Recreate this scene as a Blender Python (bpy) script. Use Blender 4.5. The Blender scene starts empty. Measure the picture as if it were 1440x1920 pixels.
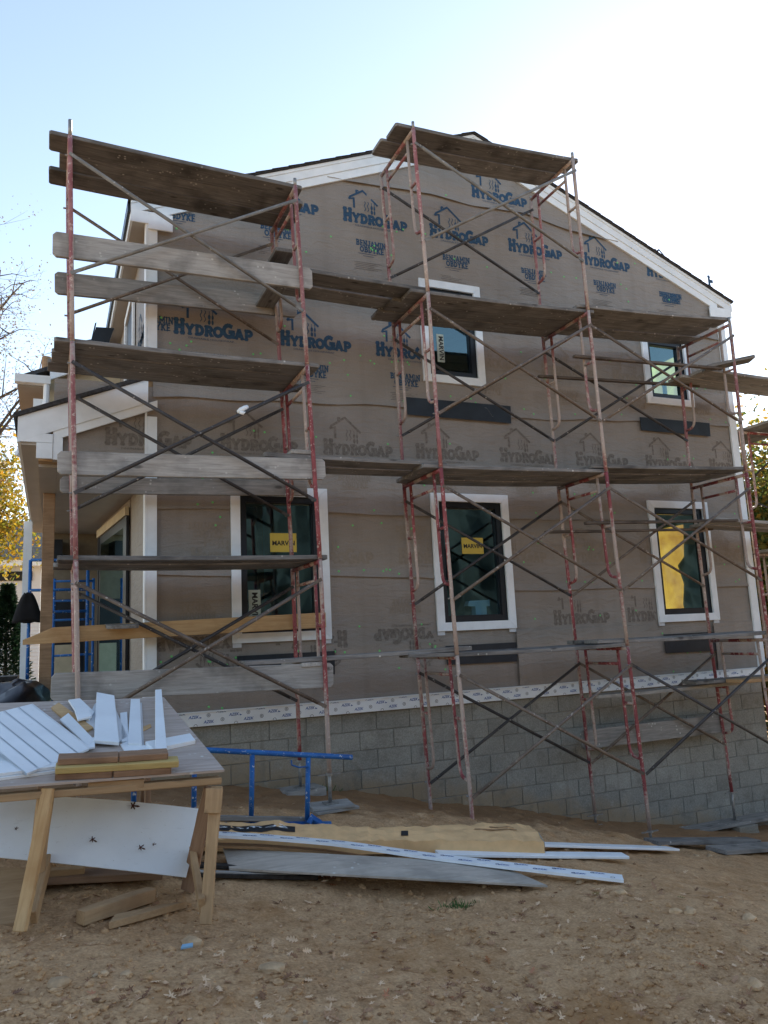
import bpy, bmesh, math, random
from mathutils import Vector, Matrix, noise
random.seed(11)
S = bpy.context.scene
col = S.collection
rad = math.radians

# ------------------------------------------------------------------ camera
IW, IH, F = 1440.0, 1920.0, 1445.0           # photo size and focal length in photo pixels
D, EZ = 8.15, 1.6                            # metres from the facade, eye height
YAW, PIT, ROL = rad(23.52), rad(9.18), rad(-2.629)
_f = Vector((math.sin(YAW)*math.cos(PIT), math.cos(YAW)*math.cos(PIT), math.sin(PIT)))
_r = Vector((math.cos(YAW), -math.sin(YAW), 0))
_u = _r.cross(_f)
CR = _r*math.cos(ROL) + _u*math.sin(ROL)
CU = -_r*math.sin(ROL) + _u*math.cos(ROL)
CP = Vector((0, -D, EZ))
cd = bpy.data.cameras.new('camera')
cd.sensor_fit = 'VERTICAL'; cd.sensor_height = 24.0; cd.lens = F/IH*24.0
cd.clip_start = 0.05; cd.clip_end = 2000
cam = bpy.data.objects.new('camera', cd); col.objects.link(cam)
cam.matrix_world = Matrix(((CR.x, CU.x, -_f.x, CP.x), (CR.y, CU.y, -_f.y, CP.y), (CR.z, CU.z, -_f.z, CP.z), (0, 0, 0, 1)))
S.camera = cam
S.render.resolution_x, S.render.resolution_y = 768, 1024

# ------------------------------------------------------------------ sky, sun, exposure
SUN_AZ, SUN_EL = rad(47), rad(30)            # azimuth from the wall normal (+Y) towards +X
wd = bpy.data.worlds.new('World'); S.world = wd; wd.use_nodes = True
wn = wd.node_tree
sky = wn.nodes.new('ShaderNodeTexSky'); sky.sky_type = 'NISHITA'; sky.sun_disc = False
sky.sun_elevation = SUN_EL; sky.sun_rotation = SUN_AZ
sky.air_density = 1.0; sky.dust_density = 0.07; sky.ozone_density = 0.6
bg = wn.nodes['Background']; bg.inputs['Strength'].default_value = 0.15
wbt = wn.nodes.new('ShaderNodeMix'); wbt.data_type = 'RGBA'; wbt.blend_type = 'MULTIPLY'; wbt.inputs[0].default_value = 1.0
wbt.inputs[7].default_value = (1.17, 1.0, 0.87, 1)      # daylight balanced for open shade, over the whole sky
wn.links.new(sky.outputs[0], wbt.inputs[6]); wn.links.new(wbt.outputs[2], bg.inputs['Color'])
sd = bpy.data.lights.new('sun', 'SUN'); sd.energy = 5.0; sd.angle = rad(0.53); sd.color = (1.0, 0.9, 0.74)
sun = bpy.data.objects.new('sun', sd); col.objects.link(sun)
sdir = Vector((math.sin(SUN_AZ)*math.cos(SUN_EL), math.cos(SUN_AZ)*math.cos(SUN_EL), math.sin(SUN_EL)))
sun.rotation_euler = sdir.to_track_quat('Z', 'Y').to_euler(); sun.location = sdir*60
S.view_settings.view_transform = 'Standard'; S.view_settings.look = 'None'
S.view_settings.exposure = 1.22; S.view_settings.gamma = 1.0
S.view_settings.use_curve_mapping = False

# ------------------------------------------------------------------ pixel -> direction helpers
def ray(px): return _f + CR*((px[0]-IW/2)/F) - CU*((px[1]-IH/2)/F)
def onY(px, Y): d = ray(px); return CP + d*((Y-CP.y)/d.y)
def onX(px, X): d = ray(px); return CP + d*((X-CP.x)/d.x)
def onZ(px, Z): d = ray(px); return CP + d*((Z-CP.z)/d.z)
def onP(px, p0, n): d = ray(px); return CP + d*((p0-CP).dot(n)/d.dot(n))

def lerp(a, b, t): return a + (b-a)*t
def interp(pts, x):
    if x <= pts[0][0]: return pts[0][1]
    for (a, b), (c, d) in zip(pts, pts[1:]):
        if x <= c: return b + (d-b)*(x-a)/(c-a)
    return pts[-1][1]
def sstep(a, b, x):
    t = max(0.0, min(1.0, (x-a)/(b-a))); return t*t*(3-2*t)
PROF = [(-40, 1.0), (-6, .75), (-2, .62), (0, .42), (1.64, .18), (2.78, 0), (3.46, -.11), (4.24, -.29), (5, -.46),
        (5.5, -.58), (6.5, -.82), (8.2, -1.08), (10, -1.3), (14, -1.6), (40, -2.2)]
def ground_h(x, y, rough=True):
    h = sum(interp(PROF, x+o) for o in (-.6, -.3, 0, .3, .6))/5
    k = .30*sstep(-1.2, -3.4, y) + .12*sstep(-3.4, -8, y)
    h -= k*(1-sstep(1.8, 4.2, x))
    h -= .10*math.exp(-((x-3.9)**2*3 + (y+.35)**2*8))
    if rough and -8 < x < 16 and -12 < y < 6:
        v = Vector((x, y, 0))
        h += .022*noise.noise(v*1.1) + .014*noise.noise(v*3.1) + .013*noise.noise(v*7.7+Vector((3, 1, 0))) + .012*noise.noise(v*15) + .016*abs(noise.noise(v*4.3+Vector((1, 5, 0)))) + .05*max(0, noise.noise(v*6.1+Vector((9, 9, 0))))*sstep(-3.2, -1.2, y)
    return h
def G(px, dz=0.0):
    d = ray(px); t = .5; 
    for i in range(900):
        p = CP + d*t
        if p.z < ground_h(p.x, p.y, False)+dz: break
        t += .02*max(1, t/4)/d.y if d.y > .2 else .02
    return p

# ------------------------------------------------------------------ materials
MATS = {}
def new_mat(name):
    m = bpy.data.materials.new(name); m.use_nodes = True; MATS[name] = m
    return m, m.node_tree, m.node_tree.nodes['Principled BSDF']
def N(nt, t, **kw):
    n = nt.nodes.new(t)
    for k, v in kw.items(): setattr(n, k, v)
    return n
def inp(n, k, v): n.inputs[k].default_value = v
def noise_tex(nt, scale, detail=5, rough=.6, vec=None, stretch=None, coord='Object'):
    tc = N(nt, 'ShaderNodeTexCoord'); src = tc.outputs[coord]
    if stretch:
        mp = N(nt, 'ShaderNodeMapping'); inp(mp, 'Scale', stretch); nt.links.new(src, mp.inputs[0]); src = mp.outputs[0]
    n = N(nt, 'ShaderNodeTexNoise'); inp(n, 'Scale', scale); inp(n, 'Detail', detail); inp(n, 'Roughness', rough)
    nt.links.new(src, n.inputs['Vector'])
    return n.outputs['Fac']
def ramp(nt, fac, stops):
    r = N(nt, 'ShaderNodeValToRGB'); e = r.color_ramp.elements
    while len(e) < len(stops): e.new(.5)
    for k, (p, c) in zip(e, stops): k.position = p; k.color = (*c, 1) if len(c) == 3 else c
    nt.links.new(fac, r.inputs[0]); return r.outputs[0]
def mix(nt, fac, a, b, mode='MIX'):
    m = N(nt, 'ShaderNodeMix', data_type='RGBA', blend_type=mode)
    for s, v in ((m.inputs[0], fac), (m.inputs[6], a), (m.inputs[7], b)):
        if hasattr(v, 'links'): nt.links.new(v, s)
        else: s.default_value = v if not isinstance(v, tuple) or len(v) == 4 else (*v, 1)
    return m.outputs[2]
def bump(nt, bsdf, h, strength=.3, dist=.01):
    b = N(nt, 'ShaderNodeBump'); inp(b, 'Strength', strength); inp(b, 'Distance', dist)
    nt.links.new(h, b.inputs['Height']); nt.links.new(b.outputs[0], bsdf.inputs['Normal'])
def rnd(nt): return N(nt, 'ShaderNodeObjectInfo').outputs['Random']
def val_jitter(nt, c, amt):
    """object-random brightness"""
    mr = N(nt, 'ShaderNodeMapRange'); inp(mr, 'To Min', 1-amt); inp(mr, 'To Max', 1+amt); nt.links.new(rnd(nt), mr.inputs[0])
    h = N(nt, 'ShaderNodeHueSaturation'); nt.links.new(mr.outputs[0], h.inputs['Value'])
    if hasattr(c, 'links'): nt.links.new(c, h.inputs['Color'])
    else: h.inputs['Color'].default_value = (*c, 1)
    return h.outputs[0]
def simple(name, c, rough=.6, metal=0, var=.12, scale=6, bmp=0, jit=0, spec=.4):
    m, nt, b = new_mat(name)
    n = noise_tex(nt, scale, 6)
    lo = tuple(max(0, x*(1-var*1.6)) for x in c); hi = tuple(min(1, x*(1+var*1.2)) for x in c)
    o = ramp(nt, n, [(.3, lo), (.7, hi)])
    if jit: o = val_jitter(nt, o, jit)
    nt.links.new(o, b.inputs['Base Color']); inp(b, 'Roughness', rough); inp(b, 'Metallic', metal); inp(b, 'Specular IOR Level', spec)
    if bmp: bump(nt, b, noise_tex(nt, scale*6, 5), bmp)
    return m

def wood(name, dark, light, grain=26, splat=0.0, jit=.18, rough=.8, blotch=None, knots=True):
    m, nt, b = new_mat(name)
    tc = N(nt, 'ShaderNodeTexCoord')
    ad = N(nt, 'ShaderNodeVectorMath', operation='ADD'); nt.links.new(tc.outputs['Object'], ad.inputs[0])
    sc = N(nt, 'ShaderNodeVectorMath', operation='SCALE'); sc.inputs[0].default_value = (37, 11, 23); nt.links.new(rnd(nt), sc.inputs['Scale'])
    nt.links.new(sc.outputs[0], ad.inputs[1])
    mp = N(nt, 'ShaderNodeMapping'); inp(mp, 'Scale', (.9, 13, 13)); nt.links.new(ad.outputs[0], mp.inputs[0])
    n1 = N(nt, 'ShaderNodeTexNoise'); inp(n1, 'Scale', grain/8); inp(n1, 'Detail', 8); inp(n1, 'Roughness', .68); inp(n1, 'Distortion', .5)
    nt.links.new(mp.outputs[0], n1.inputs['Vector'])
    c = ramp(nt, n1.outputs['Fac'], [(.28, dark), (.72, light)])
    n2 = N(nt, 'ShaderNodeTexNoise'); inp(n2, 'Scale', 3.2); inp(n2, 'Detail', 5); nt.links.new(ad.outputs[0], n2.inputs['Vector'])
    bl = blotch or tuple(x*.55 for x in dark)
    c = mix(nt, ramp(nt, n2.outputs['Fac'], [(.5, (0, 0, 0)), (.72, (.75, .75, .75))]), c, bl)
    if knots:
        mk = N(nt, 'ShaderNodeMapping'); inp(mk, 'Scale', (2.2, 5, 5)); nt.links.new(ad.outputs[0], mk.inputs[0])
        v = N(nt, 'ShaderNodeTexVoronoi'); inp(v, 'Scale', 1.0); nt.links.new(mk.outputs[0], v.inputs['Vector'])
        c = mix(nt, ramp(nt, v.outputs['Distance'], [(.06, (.8, .8, .8)), (.13, (0, 0, 0))]), c, tuple(x*.4 for x in dark))
    if splat:
        v = N(nt, 'ShaderNodeTexVoronoi'); inp(v, 'Scale', 19); nt.links.new(ad.outputs[0], v.inputs['Vector'])
        n3 = N(nt, 'ShaderNodeTexNoise'); inp(n3, 'Scale', 5.5); nt.links.new(ad.outputs[0], n3.inputs['Vector'])
        a = ramp(nt, v.outputs['Distance'], [(.12, (1, 1, 1)), (.26, (0, 0, 0))])
        a2 = ramp(nt, n3.outputs['Fac'], [(.55, (0, 0, 0)), (.64, (1, 1, 1))])
        c = mix(nt, mix(nt, 1.0, a, mix(nt, 1.0, a2, (splat, splat, splat), 'MULTIPLY'), 'MULTIPLY'), c, (.62, .62, .58))
    nt.links.new(val_jitter(nt, c, jit), b.inputs['Base Color']); inp(b, 'Roughness', rough); inp(b, 'Specular IOR Level', .25)
    bump(nt, b, n1.outputs['Fac'], .35, .004)
    return m

wood('plank_wood', (.095, .093, .09), (.275, .27, .26), splat=.8, jit=.26)
wood('plank_pale', (.24, .232, .215), (.49, .48, .455), splat=.9, jit=.1)
wood('plank_grey', (.17, .165, .155), (.36, .345, .32), splat=.9, jit=.1)
wood('rail_wood', (.07, .055, .045), (.17, .14, .115), splat=.4)
wood('lumber_new', (.42, .26, .12), (.62, .43, .23), blotch=(.36, .2, .08), jit=.08)
wood('lumber_tan', (.33, .21, .11), (.50, .34, .19), blotch=(.24, .14, .07), jit=.12)
wood('lumber_yellow', (.40, .29, .11), (.60, .47, .20), blotch=(.3, .2, .08), jit=.08)
wood('lumber_brown', (.20, .12, .075), (.34, .22, .14), blotch=(.14, .08, .05), jit=.15)
wood('post_wood', (.26, .165, .095), (.42, .28, .17), jit=.08)
wood('plywood', (.33, .265, .225), (.60, .52, .46), splat=1.0, jit=.05, blotch=(.42, .37, .33), knots=False)
wood('plywood_grey', (.36, .32, .27), (.58, .53, .46), splat=1.0, jit=.04, blotch=(.27, .25, .22), knots=False)
wood('plywood_raw', (.30, .19, .10), (.44, .30, .17), jit=.05, knots=False)

def paint_tube(name, base, base2, chip, chip_amt=.60, pale=None, pale_amt=.5):
    m, nt, b = new_mat(name)
    tc = N(nt, 'ShaderNodeTexCoord')
    geo = N(nt, 'ShaderNodeNewGeometry'); pos = geo.outputs['Position']
    n1 = N(nt, 'ShaderNodeTexNoise'); inp(n1, 'Scale', 7); inp(n1, 'Detail', 5); nt.links.new(pos, n1.inputs['Vector'])
    c = ramp(nt, n1.outputs['Fac'], [(.3, base), (.7, base2)])
    if pale:
        mp = N(nt, 'ShaderNodeMapping'); inp(mp, 'Scale', (4.7, 6.3, .8)); nt.links.new(pos, mp.inputs[0])
        n0 = N(nt, 'ShaderNodeTexNoise'); inp(n0, 'Scale', 1.0); inp(n0, 'Detail', 2); nt.links.new(mp.outputs[0], n0.inputs['Vector'])
        n0b = N(nt, 'ShaderNodeTexNoise'); inp(n0b, 'Scale', 30); inp(n0b, 'Detail', 4); nt.links.new(pos, n0b.inputs['Vector'])
        s = N(nt, 'ShaderNodeMath', operation='MULTIPLY_ADD'); nt.links.new(n0b.outputs['Fac'], s.inputs[0]); s.inputs[1].default_value = .22; nt.links.new(n0.outputs['Fac'], s.inputs[2])
        c = mix(nt, ramp(nt, s.outputs[0], [(1-pale_amt+.08, (0, 0, 0)), (1-pale_amt+.16, (.85, .85, .85))]), c, pale)
    n2 = N(nt, 'ShaderNodeTexNoise'); inp(n2, 'Scale', 27); inp(n2, 'Detail', 5); inp(n2, 'Roughness', .7); nt.links.new(pos, n2.inputs['Vector'])
    c = mix(nt, ramp(nt, n2.outputs['Fac'], [(chip_amt, (0, 0, 0)), (chip_amt+.05, (.8, .8, .8))]), c, chip)
    nt.links.new(val_jitter(nt, c, .15), b.inputs['Base Color']); inp(b, 'Roughness', .55); inp(b, 'Specular IOR Level', .35)
    bump(nt, b, n2.outputs['Fac'], .25, .003)
    return m
paint_tube('red_tube', (.17, .035, .042), (.33, .085, .09), (.60, .50, .44), .575, pale=(.43, .37, .32), pale_amt=.50)
paint_tube('red_tube_pink', (.23, .075, .08), (.35, .165, .165), (.60, .50, .44), .575, pale=(.43, .37, .32), pale_amt=.50)
paint_tube('brace_dark', (.035, .035, .04), (.075, .07, .068), (.60, .58, .54), .63)
paint_tube('brace_brown', (.10, .075, .06), (.19, .155, .125), (.58, .53, .46), .60)
paint_tube('brace_grey', (.13, .13, .125), (.24, .235, .22), (.60, .57, .52), .62)
paint_tube('blue_tube', (.012, .09, .32), (.025, .16, .46), (.66, .70, .74), .60)
simple('zinc', (.32, .32, .31), .5, .6, .2, 30)
simple('steel_black', (.035, .033, .032), .5, .3, .4, 20)
simple('rust', (.16, .075, .04), .8, 0, .5, 40)

simple('pvc', (.83, .89, .93), .45, 0, .05, 5, jit=.03)
simple('pvc_edge', (.60, .63, .66), .5, 0, .05, 5)
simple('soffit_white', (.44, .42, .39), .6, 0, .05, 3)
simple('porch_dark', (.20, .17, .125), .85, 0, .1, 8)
simple('beige', (.50, .43, .30), .85, 0, .07, 8, bmp=.2)
simple('black_sash', (.012, .016, .022), .35, 0, .2, 5)
simple('flashing', (.014, .020, .028), .5, 0, .25, 6, bmp=.1)
simple('print_blue', (.025, .075, .145), .7, 0, .25, 40)
simple('print_faded', (.15, .14, .13), .8, 0, .22, 30)
simple('print_faint', (.27, .232, .19), .7, 0, .10, 30)
simple('print_worn', (.19, .165, .14), .75, 0, .25, 30)
simple('azek_blue', (.02, .10, .36), .6, 0, .3, 40)
simple('azek_grey', (.09, .10, .12), .6, 0, .2, 40)
simple('label_yellow', (.62, .47, .08), .6, 0, .05, 5)
simple('label_pale', (.42, .50, .44), .6, 0, .05, 5)
simple('ink', (.02, .022, .025), .6, 0, .1, 30)
simple('cap_green', (.17, .62, .19), .5, 0, .1, 30)
simple('interior', (.09, .085, .08), .9, 0, .2, 2)
simple('interior_wall', (.26, .37, .43), .9, 0, .15, 2)
simple('kraft', (.76, .49, .24), .75, 0, .09, 7, bmp=.15)
simple('kraft_dark', (.34, .20, .10), .75, 0, .1, 7)
simple('shingle', (.055, .055, .058), .9, 0, .4, 30, bmp=.6)
simple('shingle_far', (.035, .042, .05), .9, 0, .4, 8)
simple('siding_white', (.62, .65, .68), .6, 0, .04, 3)
simple('black_cloth', (.008, .008, .01), .85, 0, .3, 10)
simple('black_plastic', (.010, .010, .013), .3, 0, .4, 8)
simple('brick_red', (.15, .10, .08), .85, 0, .3, 20)
simple('mortar', (.31, .305, .28), .95, 0, .2, 14, bmp=.3)
simple('blue_plastic', (.25, .45, .62), .4, 0, .1, 10)
simple('grass_green', (.06, .14, .035), .7, 0, .3, 20)
simple('stone', (.52, .36, .21), .9, 0, .25, 12, bmp=.5, jit=.25)
simple('bark', (.085, .066, .05), .9, 0, .35, 25, bmp=.6)
simple('white_dirty', (.80, .81, .80), .5, 0, .035, 9)
simple('car_dark', (.012, .013, .016), .3, 0, .2, 5)

def scuffed(name, c):
    m, nt, b = new_mat(name)
    n1 = noise_tex(nt, 3.0, 6, .6); n2 = noise_tex(nt, 9.0, 7, .75, stretch=(1, 3.5, 3.5)); n3 = noise_tex(nt, 60, 3, .6)
    o = ramp(nt, n1, [(.3, tuple(x*.9 for x in c)), (.7, c)])
    o = mix(nt, ramp(nt, n2, [(.60, (0, 0, 0)), (.72, (.45, .45, .45))]), o, tuple(x*.62 for x in c))
    o = mix(nt, ramp(nt, n3, [(.70, (0, 0, 0)), (.74, (.5, .5, .5))]), o, (.3, .27, .22))
    nt.links.new(val_jitter(nt, o, .05), b.inputs['Base Color']); inp(b, 'Roughness', .5); inp(b, 'Specular IOR Level', .4)
scuffed('pvc_scuffed', (.82, .88, .92)); scuffed('sheet_scuffed', (.80, .85, .88))
def leaf_mat(name, stops, trans=.5):
    m, nt, b = new_mat(name)
    g = N(nt, 'ShaderNodeNewGeometry')
    c = ramp(nt, g.outputs['Random Per Island'], stops)
    nt.links.new(c, b.inputs['Base Color']); inp(b, 'Roughness', .6); inp(b, 'Specular IOR Level', .25)
    tr = N(nt, 'ShaderNodeBsdfTranslucent'); nt.links.new(c, tr.inputs[0])
    ms = N(nt, 'ShaderNodeMixShader'); inp(ms, 0, trans)
    out = nt.nodes['Material Output']
    nt.links.new(b.outputs[0], ms.inputs[1]); nt.links.new(tr.outputs[0], ms.inputs[2]); nt.links.new(ms.outputs[0], out.inputs[0])
    return m
leaf_mat('leaf_autumn', [(0, (.09, .10, .03)), (.4, (.22, .15, .035)), (.7, (.30, .20, .04)), (1, (.16, .07, .03))])
leaf_mat('leaf_brown', [(0, (.16, .12, .10)), (.5, (.23, .18, .14)), (1, (.27, .24, .17))], .3)
leaf_mat('leaf_yellow', [(0, (.12, .16, .03)), (.4, (.30, .24, .03)), (.8, (.42, .28, .03)), (1, (.33, .16, .02))])
leaf_mat('leaf_green', [(0, (.035, .07, .02)), (.5, (.07, .12, .03)), (1, (.16, .17, .04))])
leaf_mat('leaf_mixed', [(0, (.06, .10, .025)), (.45, (.13, .15, .035)), (.75, (.28, .20, .04)), (1, (.36, .20, .03))])
simple('leaf_wood', (.016, .024, .025), .9, 0, .3, 1.0, bmp=.2)
leaf_mat('needle', [(0, (.012, .035, .018)), (1, (.03, .07, .035))], .2)
leaf_mat('leaf_ground', [(0, (.14, .065, .035)), (.3, (.36, .20, .11)), (.65, (.60, .40, .24)), (.94, (.78, .57, .37)), (.97, (.40, .12, .05)), (1, (.22, .20, .07))], .1)
leaf_mat('pebble', [(0, (.26, .145, .07)), (.6, (.42, .255, .13)), (.9, (.58, .39, .22)), (1, (.40, .31, .21))], .0)
leaf_mat('leaf_red', [(0, (.05, .02, .017)), (1, (.09, .035, .025))], .1)

def m_wrap():
    m, nt, b = new_mat('wrap')
    geo = N(nt, 'ShaderNodeNewGeometry'); pos = geo.outputs['Position']
    mp = N(nt, 'ShaderNodeMapping'); inp(mp, 'Scale', (60, 1, 150)); inp(mp, 'Rotation', (0, rad(24), 0)); nt.links.new(pos, mp.inputs[0])
    n = N(nt, 'ShaderNodeTexNoise'); inp(n, 'Scale', 1.0); inp(n, 'Detail', 3); nt.links.new(mp.outputs[0], n.inputs['Vector'])
    n2 = N(nt, 'ShaderNodeTexNoise'); inp(n2, 'Scale', 1.6); inp(n2, 'Detail', 6); nt.links.new(pos, n2.inputs['Vector'])
    c = ramp(nt, n2.outputs['Fac'], [(.3, (.262, .234, .204)), (.7, (.335, .305, .272))])
    c = mix(nt, ramp(nt, n.outputs['Fac'], [(.35, (.0, .0, .0)), (.68, (.5, .5, .5))]), c, (.205, .180, .154))
    mps = N(nt, 'ShaderNodeMapping'); inp(mps, 'Scale', (7, 1, .45)); nt.links.new(pos, mps.inputs[0])
    ns = N(nt, 'ShaderNodeTexNoise'); inp(ns, 'Scale', 1.0); inp(ns, 'Detail', 5); nt.links.new(mps.outputs[0], ns.inputs['Vector'])
    c = mix(nt, ramp(nt, ns.outputs['Fac'], [(.52, (0, 0, 0)), (.75, (.3, .3, .3))]), c, (.18, .156, .13))
    nt.links.new(c, b.inputs['Base Color']); inp(b, 'Roughness', .5); inp(b, 'Specular IOR Level', .35)
    mp2 = N(nt, 'ShaderNodeMapping'); inp(mp2, 'Scale', (1, 1, 3.5)); nt.links.new(pos, mp2.inputs[0])
    n3 = N(nt, 'ShaderNodeTexNoise'); inp(n3, 'Scale', 4.5); inp(n3, 'Detail', 4); inp(n3, 'Distortion', .8); nt.links.new(mp2.outputs[0], n3.inputs['Vector'])
    ad = N(nt, 'ShaderNodeMath', operation='MULTIPLY_ADD'); nt.links.new(n.outputs['Fac'], ad.inputs[0]); ad.inputs[1].default_value = .05; nt.links.new(n3.outputs['Fac'], ad.inputs[2])
    bump(nt, b, ad.outputs[0], .55, .03)
m_wrap()
def m_cmu():
    m, nt, b = new_mat('cmu')
    geo = N(nt, 'ShaderNodeNewGeometry'); pos = geo.outputs['Position']
    n = N(nt, 'ShaderNodeTexNoise'); inp(n, 'Scale', 70); inp(n, 'Detail', 4); nt.links.new(pos, n.inputs['Vector'])
    n2 = N(nt, 'ShaderNodeTexNoise'); inp(n2, 'Scale', 2.2); inp(n2, 'Detail', 7); inp(n2, 'Roughness', .65); nt.links.new(pos, n2.inputs['Vector'])
    c = ramp(nt, n2.outputs['Fac'], [(.3, (.225, .225, .20)), (.7, (.36, .36, .325))])
    c = mix(nt, .35, c, ramp(nt, n.outputs['Fac'], [(.35, (.19, .19, .17)), (.65, (.46, .46, .42))]))
    # dirt splashed up from the soil: a stain with its own ragged edge, following height above grade
    mp = N(nt, 'ShaderNodeSeparateXYZ'); nt.links.new(pos, mp.inputs[0])
    ln = N(nt, 'ShaderNodeMath', operation='MULTIPLY_ADD'); nt.links.new(mp.outputs[0], ln.inputs[0]); ln.inputs[1].default_value = .225; nt.links.new(mp.outputs[2], ln.inputs[2])
    a2 = N(nt, 'ShaderNodeMath', operation='MULTIPLY_ADD'); nt.links.new(n2.outputs['Fac'], a2.inputs[0]); a2.inputs[1].default_value = -.7; nt.links.new(ln.outputs[0], a2.inputs[2])
    c = mix(nt, ramp(nt, a2.outputs[0], [(.35, (.75, .75, .75)), (.62, (0, 0, 0))]), c, (.33, .24, .14))
    n5 = N(nt, 'ShaderNodeTexNoise'); inp(n5, 'Scale', 6); inp(n5, 'Detail', 7); inp(n5, 'Roughness', .7); nt.links.new(pos, n5.inputs['Vector'])
    c = mix(nt, ramp(nt, n5.outputs['Fac'], [(.54, (0, 0, 0)), (.66, (.5, .5, .5))]), c, (.17, .165, .14))
    c = mix(nt, ramp(nt, n5.outputs['Fac'], [(.30, (.45, .45, .45)), (.40, (0, 0, 0))]), c, (.46, .46, .43))
    mp3 = N(nt, 'ShaderNodeMapping'); inp(mp3, 'Scale', (9, 1, .7)); nt.links.new(pos, mp3.inputs[0])
    n4 = N(nt, 'ShaderNodeTexNoise'); inp(n4, 'Scale', 1); inp(n4, 'Detail', 4); nt.links.new(mp3.outputs[0], n4.inputs['Vector'])
    c = mix(nt, ramp(nt, n4.outputs['Fac'], [(.62, (0, 0, 0)), (.72, (.5, .5, .5))]), c, (.19, .18, .155))
    nt.links.new(val_jitter(nt, c, .09), b.inputs['Base Color']); inp(b, 'Roughness', .92); inp(b, 'Specular IOR Level', .2)
    bump(nt, b, n.outputs['Fac'], .6, .005)
m_cmu()
def m_ground():
    m, nt, b = new_mat('soil')
    geo = N(nt, 'ShaderNodeNewGeometry'); pos = geo.outputs['Position']
    def nz(s, d, r=.6):
        n = N(nt, 'ShaderNodeTexNoise'); inp(n, 'Scale', s); inp(n, 'Detail', d); inp(n, 'Roughness', r); nt.links.new(pos, n.inputs['Vector']); return n.outputs['Fac']
    a, c1, d = nz(.9, 8, .65), nz(9, 8, .7), nz(55, 5, .7)
    c = ramp(nt, a, [(.3, (.34, .19, .095)), (.5, (.48, .29, .15)), (.72, (.60, .39, .215))])
    c = mix(nt, .5, c, ramp(nt, c1, [(.32, (.13, .07, .034)), (.5, (.50, .31, .16)), (.7, (.80, .57, .35))]))
    c = mix(nt, .4, c, ramp(nt, d, [(.32, (.13, .068, .03)), (.68, (.80, .54, .30))]))
    c = mix(nt, ramp(nt, nz(1.7, 6, .7), [(.50, (0, 0, 0)), (.68, (.7, .7, .7))]), c, (.33, .17, .065))
    # shade along the foundation painted into the soil colour, with a ragged edge
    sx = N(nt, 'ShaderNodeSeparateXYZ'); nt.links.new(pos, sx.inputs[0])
    wall_shade = N(nt, 'ShaderNodeMath', operation='MULTIPLY_ADD'); nt.links.new(nz(1.3, 6, .7), wall_shade.inputs[0]); wall_shade.inputs[1].default_value = 2.6; nt.links.new(sx.outputs[1], wall_shade.inputs[2])
    c = mix(nt, ramp(nt, wall_shade.outputs[0], [(0.0, (0, 0, 0)), (.35, (.75, .75, .75))]), c, (.25, .145, .075))
    v = N(nt, 'ShaderNodeTexVoronoi'); inp(v, 'Scale', 38); inp(v, 'Randomness', 1); nt.links.new(pos, v.inputs['Vector'])
    peb = ramp(nt, v.outputs['Distance'], [(.12, (1, 1, 1)), (.24, (0, 0, 0))])
    sel = ramp(nt, v.outputs['Color'], [(.84, (0, 0, 0)), (.87, (1, 1, 1))])
    pm = mix(nt, 1.0, peb, sel, 'MULTIPLY')
    c = mix(nt, pm, c, (.64, .43, .24))
    nt.links.new(c, b.inputs['Base Color']); inp(b, 'Roughness', .95); inp(b, 'Specular IOR Level', .15)
    s1 = N(nt, 'ShaderNodeMath', operation='MULTIPLY_ADD'); nt.links.new(d, s1.inputs[0]); s1.inputs[1].default_value = .3; nt.links.new(c1, s1.inputs[2])
    s2 = N(nt, 'ShaderNodeMath', operation='MULTIPLY_ADD'); nt.links.new(pm, s2.inputs[0]); s2.inputs[1].default_value = .25; nt.links.new(s1.outputs[0], s2.inputs[2])
    bump(nt, b, s2.outputs[0], .8, .016)
m_ground()
def m_glass():
    m, nt, b = new_mat('glass')
    nt.nodes.remove(b)
    t = N(nt, 'ShaderNodeBsdfTransparent'); t.inputs[0].default_value = (.66, .82, .88, 1)
    g = N(nt, 'ShaderNodeBsdfGlossy'); g.inputs['Roughness'].default_value = .03; g.inputs[0].default_value = (.62, .93, 1, 1)
    fr = N(nt, 'ShaderNodeFresnel'); inp(fr, 0, 1.5)
    mt = N(nt, 'ShaderNodeMath', operation='MULTIPLY_ADD'); nt.links.new(fr.outputs[0], mt.inputs[0]); mt.inputs[1].default_value = 2.6; mt.inputs[2].default_value = .085
    ge = N(nt, 'ShaderNodeNewGeometry'); iv = N(nt, 'ShaderNodeMath', operation='SUBTRACT'); iv.inputs[0].default_value = 1.0; nt.links.new(ge.outputs['Backfacing'], iv.inputs[1])
    m2 = N(nt, 'ShaderNodeMath', operation='MULTIPLY'); nt.links.new(mt.outputs[0], m2.inputs[0]); nt.links.new(iv.outputs[0], m2.inputs[1])
    ms = N(nt, 'ShaderNodeMixShader'); nt.links.new(m2.outputs[0], ms.inputs[0]); nt.links.new(t.outputs[0], ms.inputs[1]); nt.links.new(g.outputs[0], ms.inputs[2])
    nt.links.new(ms.outputs[0], nt.nodes['Material Output'].inputs[0])
m_glass()
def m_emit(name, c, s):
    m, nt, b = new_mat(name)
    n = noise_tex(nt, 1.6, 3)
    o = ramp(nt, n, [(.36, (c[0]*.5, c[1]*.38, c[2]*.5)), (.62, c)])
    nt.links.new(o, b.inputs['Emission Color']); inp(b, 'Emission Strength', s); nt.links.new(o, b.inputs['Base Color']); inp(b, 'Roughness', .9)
m_emit('glow_yellow', (1.0, .47, .07), .74)  # emission standing in for sunlight beyond the right-hand panes
m_emit('glow_pale', (.92, .78, .22), .62)

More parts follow.
